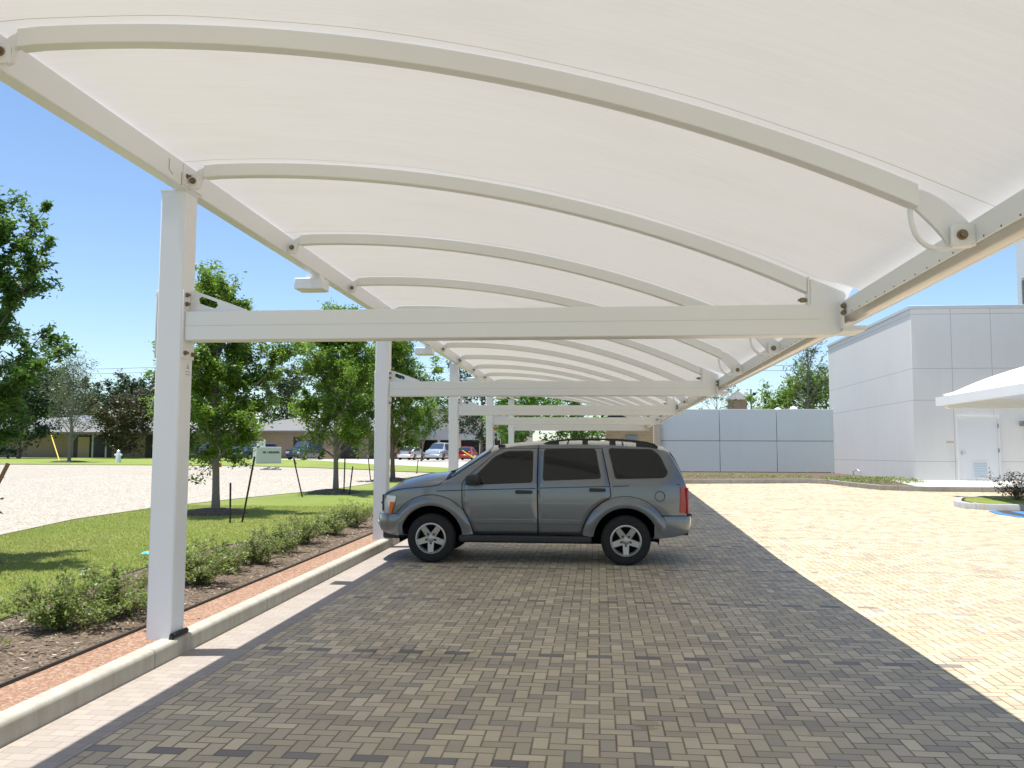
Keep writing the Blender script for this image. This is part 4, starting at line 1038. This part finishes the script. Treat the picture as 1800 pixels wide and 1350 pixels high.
for x in (-57.4, -55.8): m = MB(); m.box(x-.08, x+.08, 95.6, 95.76, z-.2, z+2.75); m.build('porch_post', M['greymetal'], HB)
for a, b, c in ((-64.5, -62.0, 5.2), (-57.0, -54.0, 4.9)): MB().box(a, b, 103, 105.5, z+4.0, z+c).build('roof_unit', M['pale'], HB)
HC = empty('brick_house', (0, 0, 0), 0, 'tan brick building with parked cars in front, behind the young oaks', 'building')
z = lz(104); m = MB(); m.box(-45.5, -22.5, 103, 116, z-.4, z+3.1); m.build('wall', M['tanfar'], HC)
m = MB(); hip_roof(m, -45.5, -22.5, 103, 116, z+3.3, z+5.0, .8); m.build('roof', M['shingle'], HC)
for x0, x1 in ((-30.6, -28.4), (-27.2, -25.0), (-36.4, -35.3)): m = MB(); m.box(x0, x1, 102.9, 102.99, z-.1, z+2.5); m.build('opening', M['darkdoor'], HC)
m = MB(); m.box(-32.6, -30.0, 99.6, 100.0, lz(99.6)-.2, lz(99.6)+1.15); tag(m.build('garden_wall', M['tanfar']), 'low tan brick wall left of the middle oak trunk', 'wall')
HD = empty('office_building', (0, 0, 0), 0, 'tan precast office block with a grey metal canopy, far behind the second oak', 'building')
z = lz(112); m = MB(); m.box(-26, -9.5, 112, 128, z-.4, z+6.5); m.build('wall', M['cream'], HD)
m = MB(); m.box(-26.1, -9.4, 111.9, 128.1, z+6.35, z+6.65); m.build('coping', M['coping'], HD)
for x in np.arange(-25.4, -9.6, 1.9): MB().box(x, x+.12, 111.85, 111.99, z+3.65, z+6.3).build('pilaster', M['cream'], HD)
m = MB(); m.box(-26, -9.5, 107.5, 111.99, z+2.3, z+3.6); m.build('entrance_canopy', M['greymetal'], HD)
m = MB(); m.box(-26, -9.5, 111.7, 111.86, z, z+2.3); m.build('glazing', M['darkdoor'], HD)
for x in np.arange(-25, -9.5, 2.6): m = MB(); m.box(x, x+.3, 107.8, 108.1, z-.2, z+2.3); m.build('canopy_post', M['cream'], HD)
HE = empty('brick_building', (0, 0, 0), 0, 'tan block building with a dark flat roof behind the SUV', 'building')
z = g(3, 68); m = MB(); m.box(.55, 9.5, 66, 76, z-.4, z+3.55); m.build('wall', M['tan'], HE)
m = MB(); m.box(.2, 9.9, 65.6, 76.4, z+3.55, z+4.0); m.build('roof', M['darkdoor'], HE)
m = MB(); m.box(2.0, 2.85, 65.9, 65.99, z+.4, z+2.3); m.build('utility_box', M['louver'], HE)
HF = empty('tower_house', (0, 0, 0), 0, 'roof with a square brick cupola behind the panel wall', 'building')
m = MB(); m.box(8, 24, 88, 100, .5, 6.2); m.build('wall', M['tanfar'], HF)
m = MB(); hip_roof(m, 8, 24, 88, 100, 6.2, 6.5, .3); m.build('roof', M['shingle'], HF)
CU = MB(); CU.box(12.6, 14.2, 86.2, 87.8, .5, 7.15); cu = CU.build('cupola', M['tanfar'], HF)
m = MB(); v = [(12.3, 85.9, 7.15), (14.5, 85.9, 7.15), (14.5, 88.1, 7.15), (12.3, 88.1, 7.15), (13.4, 87, 8.1)]
m.add(v, [(0, 1, 4), (1, 2, 4), (2, 3, 4), (3, 0, 4), (3, 2, 1, 0)]); m.build('cupola_roof', M['shingle'], cu)
# light pole behind the wall
LP = empty('light_pole', (14.2, 84, 1.0), 0, 'dark pole with floodlights behind the panel wall', 'light pole')
m = MB(); m.tube([(0, 0, 0), (0, 0, 7.0)], .06, 8); m.build('pole', M['post'], LP)
for dx, zz in ((-.45, 6.6), (.3, 6.55), (-.3, 6.1), (.35, 6.0)):
    m = MB(); m.box(dx-.14, dx+.14, -.12, .12, zz-.12, zz+.12); m.tube([(0, 0, zz-.2), (dx, 0, zz-.1)], .05, 6); m.build('floodlight', M['cwhite'] if dx < -.4 else M['post'], LP)

# ------------------------------------------------------------------ panel wall
FW = empty('panel_wall', (0, 0, 0), 0, 'pale blue-grey panel screen wall left of the pale building', 'wall')
FY = 42.6; zb = g(8, FY)
xs_ = [2.95, 5.72, 8.36, 10.96]
z1, z2, z3 = zb+.17, zb+1.62, zb+3.12
for i in range(3):
    for a, b in ((z1, z2-.012), (z2+.012, z3)):
        m = MB(); m.box(xs_[i]+.012, xs_[i+1]-.012, FY, FY+.05, a, b); m.build('panel', M['fencepanel'], FW, bevel=.006)
m = MB(); m.box(2.9, 11.0, FY+.06, FY+.14, z1, z3-.03); m.build('backing', M['post'], FW)
for x in list(np.arange(3.0, 10.9, 1.33)):
    m = MB(); m.box(x, x+.12, FY+.02, FY+.12, zb-.3, z1); m.build('foot', M['galv'], FW)
m = MB(); m.box(2.9, 11.0, FY+.15, FY+.22, zb+.05, zb+.10); m.build('bottom_rail', M['galv'], FW)
m = MB(); m.box(2.62, 2.94, FY-.25, FY+.35, zb-.3, zb+2.95); m.build('end_pier', M['cream'], FW, bevel=.01)
for x in (9.3, 10.1):
    m = MB(); m.lathe([(.08, -2), (.08, 0), (.20, .05), (.22, .11), (.17, .2), (.06, .26)], (x, 47, zb+(3.23 if x > 9.5 else 3.16)), 'z', 14)
    tag(m.build('roof_vent', M['pale'], smooth=40), 'round white vent cap over the panel wall, the %s one' % ('lower' if x < 9.5 else 'higher'), 'vent', 'white vent caps')

# ------------------------------------------------------------------ pale building
BX, BY = 10.95, 32.0; bz = g(11, 32)
PB = empty('pale_building', (0, 0, 0), 0, 'large pale building of jointed precast panels with a grey metal door', 'building')
m = MB(); m.box(BX, 40, BY, 43.2, bz-.6, 7.05); wl = m.build('wall', M['wall'], PB, bevel=.01)
m = MB(); m.box(BX-.05, 40.05, BY-.05, 43.25, 7.05, 7.17); m.build('coping', M['coping'], PB, bevel=.01)
# metal door
DX0, DX1 = 12.42, 13.72; dz1 = bz+2.26
dm = MB(); dm.box(DX0, DX1, BY-.035, BY-.003, bz+.03, dz1); dr = dm.build('door', M['door'], PB, bevel=.004)
m = MB(); m.box(DX0-.06, DX0, BY-.06, BY-.002, bz, dz1+.06); m.box(DX1, DX1+.06, BY-.06, BY-.002, bz, dz1+.06); m.box(DX0, DX1, BY-.06, BY-.002, dz1, dz1+.06); m.build('door_frame', M['door'], dr)
m = MB(); m.box(DX0-.08, DX1+.08, BY-.11, BY-.06, dz1+.05, dz1+.085); m.build('drip_cap', M['cwhite'], dr)
m = MB(); m.box(DX0+.07, DX0+.12, BY-.07, BY-.035, bz+1.0, bz+1.14); m.tube([(DX0+.095, BY-.085, bz+1.07), (DX0+.22, BY-.085, bz+1.07)], .012, 6); m.build('handle', M['chrome'], dr)
m = MB(); m.box(DX0+.42, DX0+.94, BY-.05, BY-.036, bz+.20, bz+.80)
for k in range(9): m.box(DX0+.46, DX0+.90, BY-.056, BY-.0495, bz+.24+k*.058, bz+.275+k*.058, 1)
m.build('door_louver', [M['door'], M['doorlouver']], dr)
for zz in (.2, 1.1, 1.95): MB().box(DX1-.012, DX1+.02, BY-.075, BY-.0601, bz+zz, bz+zz+.13).build('hinge', M['louver'], dr)
m = MB(); m.box(12.02, 12.26, BY-.02, BY-.002, bz+1.42, bz+1.49); tag(m.build('door_plaque', M['cream']), 'small beige plaque on the wall left of the metal door', 'plaque')
m = MB(); m.box(14.45, 14.62, BY-.16, BY-.002, bz+2.0, bz+2.2); tag(m.build('wall_lamp', M['louver'], bevel=.02), 'small grey wall lamp right of the metal door', 'lamp')
m = MB(); m.tube([(BX-.25, 38.6, bz-.1), (BX-.25, 38.6, bz+.32), (BX-.12, 38.5, bz+.38), (BX-.05, 38.4, bz+.30)], .025, 8); tag(m.build('standpipe', M['galv']), 'small bent metal pipe at the foot of the pale building side', 'pipe')
m = MB(); m.box(10.0, 10.55, 34.0, 34.35, bz-.05, bz+.17); tag(m.build('ground_box', M['post'], bevel=.04), 'low black box in the planting beside the pale building', 'box')
TW = empty('building_tower', (0, 0, 0), 0, 'upper block with a dark louver screen above the pale building roof', 'tower')
m = MB(); m.box(24, 45, 36, 52.7, 7.3, 19); m.build('wall', simple('tower_panel', (.62, .64, .66), .6, 0, .4, .04), TW)
m = MB()
for k in range(34): m.prism([(23.93, 7.5+k*.13), (23.985, 7.5+k*.13), (23.985, 7.59+k*.13)], 37, 52.1, 'y')
m.box(23.986, 23.998, 37, 52.1, 7.4, 11.95); m.build('louver_screen', M['louver'], TW)

# right-hand kerbs, walk, planting, island
KR = [(2.6, 31.3), (5.0, 31.6), (7.3, 32.0), (7.9, 31.6), (8.4, 30.2), (8.9, 29.2), (10.2, 28.75), (13.0, 28.7), (30, 28.7)]
def resample(p, d=.4):
    out = []
    for a, b in zip(p[:-1], p[1:]):
        L = sqrt((b[0]-a[0])**2+(b[1]-a[1])**2); k = max(1, int(L/d))
        for i in range(k): out.append((a[0]+(b[0]-a[0])*i/k, a[1]+(b[1]-a[1])*i/k))
    return out+[p[-1]]
KP2 = [(.0, -.2), (.0, .12), (.02, .15), (-.14, .15), (-.16, .13), (-.16, -.2)]
m = MB(); sweep(m, [(o, z) for o, z in KP2], [(x, y, g(x, y)) for x, y in resample(KR)]); o = m.build('kerb', M['kerb2'], smooth=50); o['kind'] = 'structure'
kx = [p[0] for p in KR]; ky = [p[1] for p in KR]
def back(name, mat, xs, y1, dz, kind='structure'):
    m = MB(); v = []; f = []; n = 8
    for x in xs:
        a = float(np.interp(x, kx, ky))+.10
        for i in range(n+1): y = a+(y1-a)*i/n; v.append((x, y, g(x, y)+dz))
    for i in range(len(xs)-1):
        for j in range(n): f.append((i*(n+1)+j, i*(n+1)+j+1, (i+1)*(n+1)+j+1, (i+1)*(n+1)+j))
    m.add(v, f); o = m.build(name, mat, smooth=60); o['kind'] = kind
back('planting_bed', M['mulch'], list(np.arange(2.4, 10.94, .4))+[10.94], 43.5, .13)
back('pavement', M['walk'], [10.0]+list(np.arange(10.5, 30, 1)), 32.05, .135)
# ground cover along the wall foot
rng = np.random.default_rng(9)
n = 4200; u = rng.random(n); xx = np.where(rng.random(n) < .55, 7.9+2.9*rng.random(n), 2.8+6*rng.random(n)); yy = np.where(xx > 7.9, 30.2+2.6*rng.random(n), 33+3*rng.random(n))
keep = np.array([y_ > float(np.interp(x_, kx, ky))+.25 and (x_ < 10.7 or y_ < 31.9) for x_, y_ in zip(xx, yy)]); xx, yy = xx[keep], yy[keep]
c = np.stack([xx, yy, np.array([g(a, b) for a, b in zip(xx, yy)])+.14+.10*rng.random(len(xx))], 1)
fast_mesh('ground_cover', leaves(c, .06, .5, .5), 4, M['shrubleaf'], None, 'stuff')
# island with shrubs under the second canopy
IS = [(9.45, 24.35), (9.30, 23.95), (9.35, 23.5), (9.7, 23.25), (10.4, 23.15), (30, 23.1)]
m = MB(); path = [(30, 25.6), (10.6, 25.5), (9.75, 25.0)]+IS
sweep(m, [(-o, z) for o, z in KP2][::-1], [(x, y, g(x, y)) for x, y in resample(path[::-1], .2)][::-1]); o = m.build('kerb', M['kerb2'], smooth=50); o['kind'] = 'structure'
m = MB(); ip = [(9.55, 24.4), (9.45, 23.95), (9.5, 23.6), (9.8, 23.38), (10.4, 23.28), (30, 23.22), (30, 25.5), (10.6, 25.4), (9.85, 24.95)]
m.add([(x, y, g(x, y)+.145) for x, y in ip], [list(range(len(ip)))]); o = m.build('lawn', M['lawn']); o['kind'] = 'structure'
shrub('purple-brown shrub on the island in front of the metal door', 10.95, 24.5, .58, .5, 1500, .055, 'purple', 81, 'dark shrubs on the island', g(11, 24.4)+.14, 26)
shrub('second dark shrub on the island, farther from its kerb tip', 12.35, 24.6, .50, .5, 1400, .055, 'purple', 82, 'dark shrubs on the island', g(11, 24.4)+.14, 26)
# asphalt stalls with painted markings below the island
m = MB(); v = []; 
ap = [(9.65, 23.0), (9.55, 22.2), (9.7, 21.4), (10.3, 20.6), (30, 20.4), (30, 23.05), (10.4, 23.08)]
m.add([(x, y, g(x, y)+.006) for x, y in ap], [list(range(len(ap)))]); o = m.build('asphalt_stall', M['asphalt']); o['kind'] = 'structure'
m = MB()
def flat(pts, dz=.011): m.add([(x, y, g(x, y)+dz) for x, y in pts], [list(range(len(pts)))])
flat([(9.55, 22.95), (9.42, 22.25), (9.62, 21.45), (9.78, 21.5), (9.62, 22.25), (9.72, 22.9)])
flat([(10.0, 22.8), (10.0, 21.9), (11.9, 21.8), (11.9, 22.7)])
o = m.build('blue_marking', M['bluepaint']); o['kind'] = 'structure'
m = MB(); flat([(10.3, 22.55), (10.35, 22.4), (11.2, 22.15), (11.2, 22.3)], .016); flat([(10.9, 22.6), (11.0, 22.5), (11.6, 22.35), (11.6, 22.48)], .016)
flat([(9.66, 21.4), (9.78, 21.45), (10.4, 20.66), (10.3, 20.58)], .016)
o = m.build('white_marking', M['whitepaint']); o['kind'] = 'structure'

# power lines far off
for zz, yy, lb in ((13.6, 131, 'upper'), (12.9, 131.4, 'lower')):
    m = MB(); pts = [(x, yy, zz+1.2+.6*((x+60) % 60-30)**2/900) for x in range(-150, 71, 6)]; m.tube(pts, .03, 4)
    tag(m.build('power_line', M['wire']), 'thin %s overhead power line crossing the sky behind the trees' % lb, 'power line', 'overhead power lines')
m = MB(); m.tube([(-10.6, 86, lz(86)), (-10.6, 86, lz(86)+1.7), (-11.5, 86, lz(86)+1.7), (-11.5, 86, lz(86))], .06, 6); tag(m.build('pipe_frame', M['cream']), 'cream pipe frame right of the red car', 'frame')

# ------------------------------------------------------------------ distant parked cars
def far_car(label, x, y, yaw, col, kind='sedan', scale=1.0):
    r = empty('parked_car', (x, y, lz(y)-.045), yaw, label, 'car', 'cars parked in the far lot'); r.scale = (scale,)*3
    if kind == 'sedan': L_, H_, pr_ = 4.6, 1.45, [(0, .35), (.05, .75), (1.2, .92), (1.9, 1.40), (3.2, 1.44), (4.0, 1.0), (4.55, .95), (4.6, .4)]
    elif kind == 'van': L_, H_, pr_ = 4.8, 1.75, [(0, .35), (.05, .85), (.9, 1.05), (1.8, 1.66), (2.4, 1.74), (4.4, 1.72), (4.75, 1.0), (4.8, .4)]
    else: L_, H_, pr_ = 4.8, 1.8, [(0, .4), (.05, .95), (1.3, 1.08), (1.9, 1.74), (2.4, 1.8), (4.5, 1.78), (4.75, 1.1), (4.8, .45)]
    xs = np.linspace(0, L_, 26); m = MB(); v = []; Wd = .89
    for s in xs:
        zt_ = float(np.interp(s, [p[0] for p in pr_], [p[1] for p in pr_])); e = max(0, .35-s)/.35; e2 = max(0, s-L_+.3)/.3; w = Wd*(1-.16*e**2-.12*e2**2)
        belt = min(zt_, .98); tum = max(0, zt_-belt)*.32
        ring = [(w*.93, .26), (w, .45), (w, .75), (w*.985, belt-.04), (w-.03-tum*.0, belt), (w-.05-tum, zt_-.05), (w-.13-tum, zt_), (0, zt_+.025)]
        ring = [(a-L_/2*0, b) for a, b in ring]; full = [(s-L_/2, a, b) for a, b in ring]+[(s-L_/2, -a, b) for a, b in ring[-2::-1]]; v += full
    k = 15; f = [(i*k+j, i*k+(j+1) % k, (i+1)*k+(j+1) % k, (i+1)*k+j) for i in range(25) for j in range(k)]; f += [list(range(k)), [25*k+j for j in range(k)][::-1]]
    m.add(v, f); m.build('body', M[col], r, smooth=35)
    P = lambda s: float(np.interp(s, [p[0] for p in pr_], [p[1] for p in pr_]))
    ws, we = (pr_[2][0]+.08, pr_[3][0]-.04); rs, re_ = (pr_[-3][0] - (.7 if kind == 'sedan' else -.02), pr_[-2][0]-.05)
    m = MB(); m.add([(ws-L_/2-.03, -.72, P(ws)+.035), (ws-L_/2-.03, .72, P(ws)+.035), (we-L_/2-.03, .58, P(we)+.035), (we-L_/2-.03, -.58, P(we)+.035)], [(0, 1, 2, 3)]); m.build('windscreen', M['screen'], r)
    m = MB(); m.add([(rs-L_/2+.05, -.58, P(rs)+.01), (rs-L_/2+.05, .58, P(rs)+.01), (re_-L_/2+.05, .70, P(re_)+.05), (re_-L_/2+.05, -.70, P(re_)+.05)], [(0, 1, 2, 3)]); m.build('rear_window', M['glass'], r)
    for sg in (1, -1):
        zt_ = P((we+rs)/2)-.12; t = (zt_-.98)*.32
        m = MB(); m.add([(ws+.45-L_/2, sg*(Wd-.01), 1.0), (re_-.35-L_/2, sg*(Wd-.01), 1.0), (rs-.25-L_/2, sg*(Wd-.035-t), zt_), (we+.12-L_/2, sg*(Wd-.035-t), zt_)], [(0, 1, 2, 3)]); m.build('side_window', M['glass'], r)
        for s in (.85, L_-.95):
            m = MB(); m.lathe([(.20, -.10), (.32, -.11), (.33, 0), (.32, .11), (.20, .10)], (s-L_/2, sg*.80, .33), 'y', 18); w_ = m.build('wheel', M['tyre'], r, smooth=40)
            m = MB(); m.lathe([(.20, 0), (.19, sg*.02), (.05, sg*.03)], (s-L_/2, sg*.895, .33), 'y', 12); m.build('hubcap', M['rim'], w_)
        m = MB(); m.box(-L_/2-.03, -L_/2+.20, min(sg*.42, sg*.76), max(sg*.42, sg*.76), .60, .78); m.build('headlight', M['lamp'], r, bevel=.03)
        m = MB(); m.box(L_/2-.15, L_/2+.02, min(sg*.50, sg*.78), max(sg*.50, sg*.78), .62, .92); m.build('taillight', M['redlens'], r, bevel=.02)
    m = MB(); m.box(-L_/2-.05, -L_/2+.1, -.75, .75, .30, .55); m.build('front_bumper', M['trim'] if kind == 'suv' else M[col], r, bevel=.05)
    m = MB(); m.box(L_/2-.1, L_/2+.05, -.75, .75, .30, .58); m.build('rear_bumper', M['trim'] if kind == 'suv' else M[col], r, bevel=.05)
    return r
far_car('white car seen from behind under the leaning tree', -20.3, 95.0, R(82), 'cwhite', 'sedan')
far_car('silver minivan facing the drive left of the third post', -17.2, 95.5, R(82), 'csilver', 'van', 1.08)
far_car('red car seen from behind right of the third post', -14.4, 96.5, R(88)+pi*0, 'cred', 'sedan')
far_car('dark blue SUV facing the lawn right of the monument sign', -31.2, 92, R(80), 'cnavy', 'suv', 1.1)
far_car('dark blue van parked left of the monument sign', -36.6, 92, R(60), 'cnavy', 'van')
far_car('light blue car behind the trunk of the nearest oak', -40.0, 93, R(95), 'clblue', 'sedan')
far_car('black SUV just right of the nearest white post', -43.6, 94, R(90), 'cdark', 'suv')
for o in bpy.data.objects:
    if o.get('label', '').startswith(('white car seen', 'red car seen')): o.rotation_euler.z += pi

# ------------------------------------------------------------------ light, sky, camera
K = Vector((-.135, -.022, 1.0)).normalized()
sl = bpy.data.lights.new('sun', 'SUN'); sl.energy = 4.3; sl.angle = R(.53); sl.color = (1.0, .98, .935)
so = bpy.data.objects.new('sun', sl); COL.objects.link(so); so.rotation_euler = K.to_track_quat('Z', 'Y').to_euler()
w = bpy.data.worlds.new('World'); scene.world = w; w.use_nodes = True; nt = w.node_tree
bg = nt.nodes['Background']; sky = nt.nodes.new('ShaderNodeTexSky'); sky.sky_type = 'NISHITA'; sky.sun_disc = False
sky.sun_elevation = math.asin(K.z); sky.sun_rotation = atan2(K.x, K.y) % (2*pi); sky.altitude = 100; sky.air_density = 1.0; sky.dust_density = .5; sky.ozone_density = 4.5
nt.links.new(sky.outputs[0], bg.inputs[0]); bg.inputs[1].default_value = .11
cam = bpy.data.cameras.new('camera'); co = bpy.data.objects.new('camera', cam); COL.objects.link(co); scene.camera = co
yaw, pitch, roll = .0978, .0783, .0038
Fv = Vector((-sin(yaw)*cos(pitch), cos(yaw)*cos(pitch), sin(pitch))); Rv = Vector((cos(yaw), sin(yaw), 0)); Uv = Rv.cross(Fv)
R2 = Rv*cos(roll)+Uv*sin(roll); U2 = Uv*cos(roll)-Rv*sin(roll)
mw = Matrix(((R2.x, U2.x, -Fv.x, 0), (R2.y, U2.y, -Fv.y, 0), (R2.z, U2.z, -Fv.z, 1.94), (0, 0, 0, 1)))
co.matrix_world = mw; cam.sensor_width = 36; cam.lens = 36*1550/1800; cam.clip_end = 6000; cam.clip_start = .05
scene.view_settings.view_transform = 'Standard'; scene.view_settings.look = 'None'; scene.view_settings.exposure = .82; scene.view_settings.gamma = 1
scene.cycles.use_denoising = True
scene.cycles.max_bounces = 10; scene.cycles.diffuse_bounces = 5; scene.cycles.transmission_bounces = 6
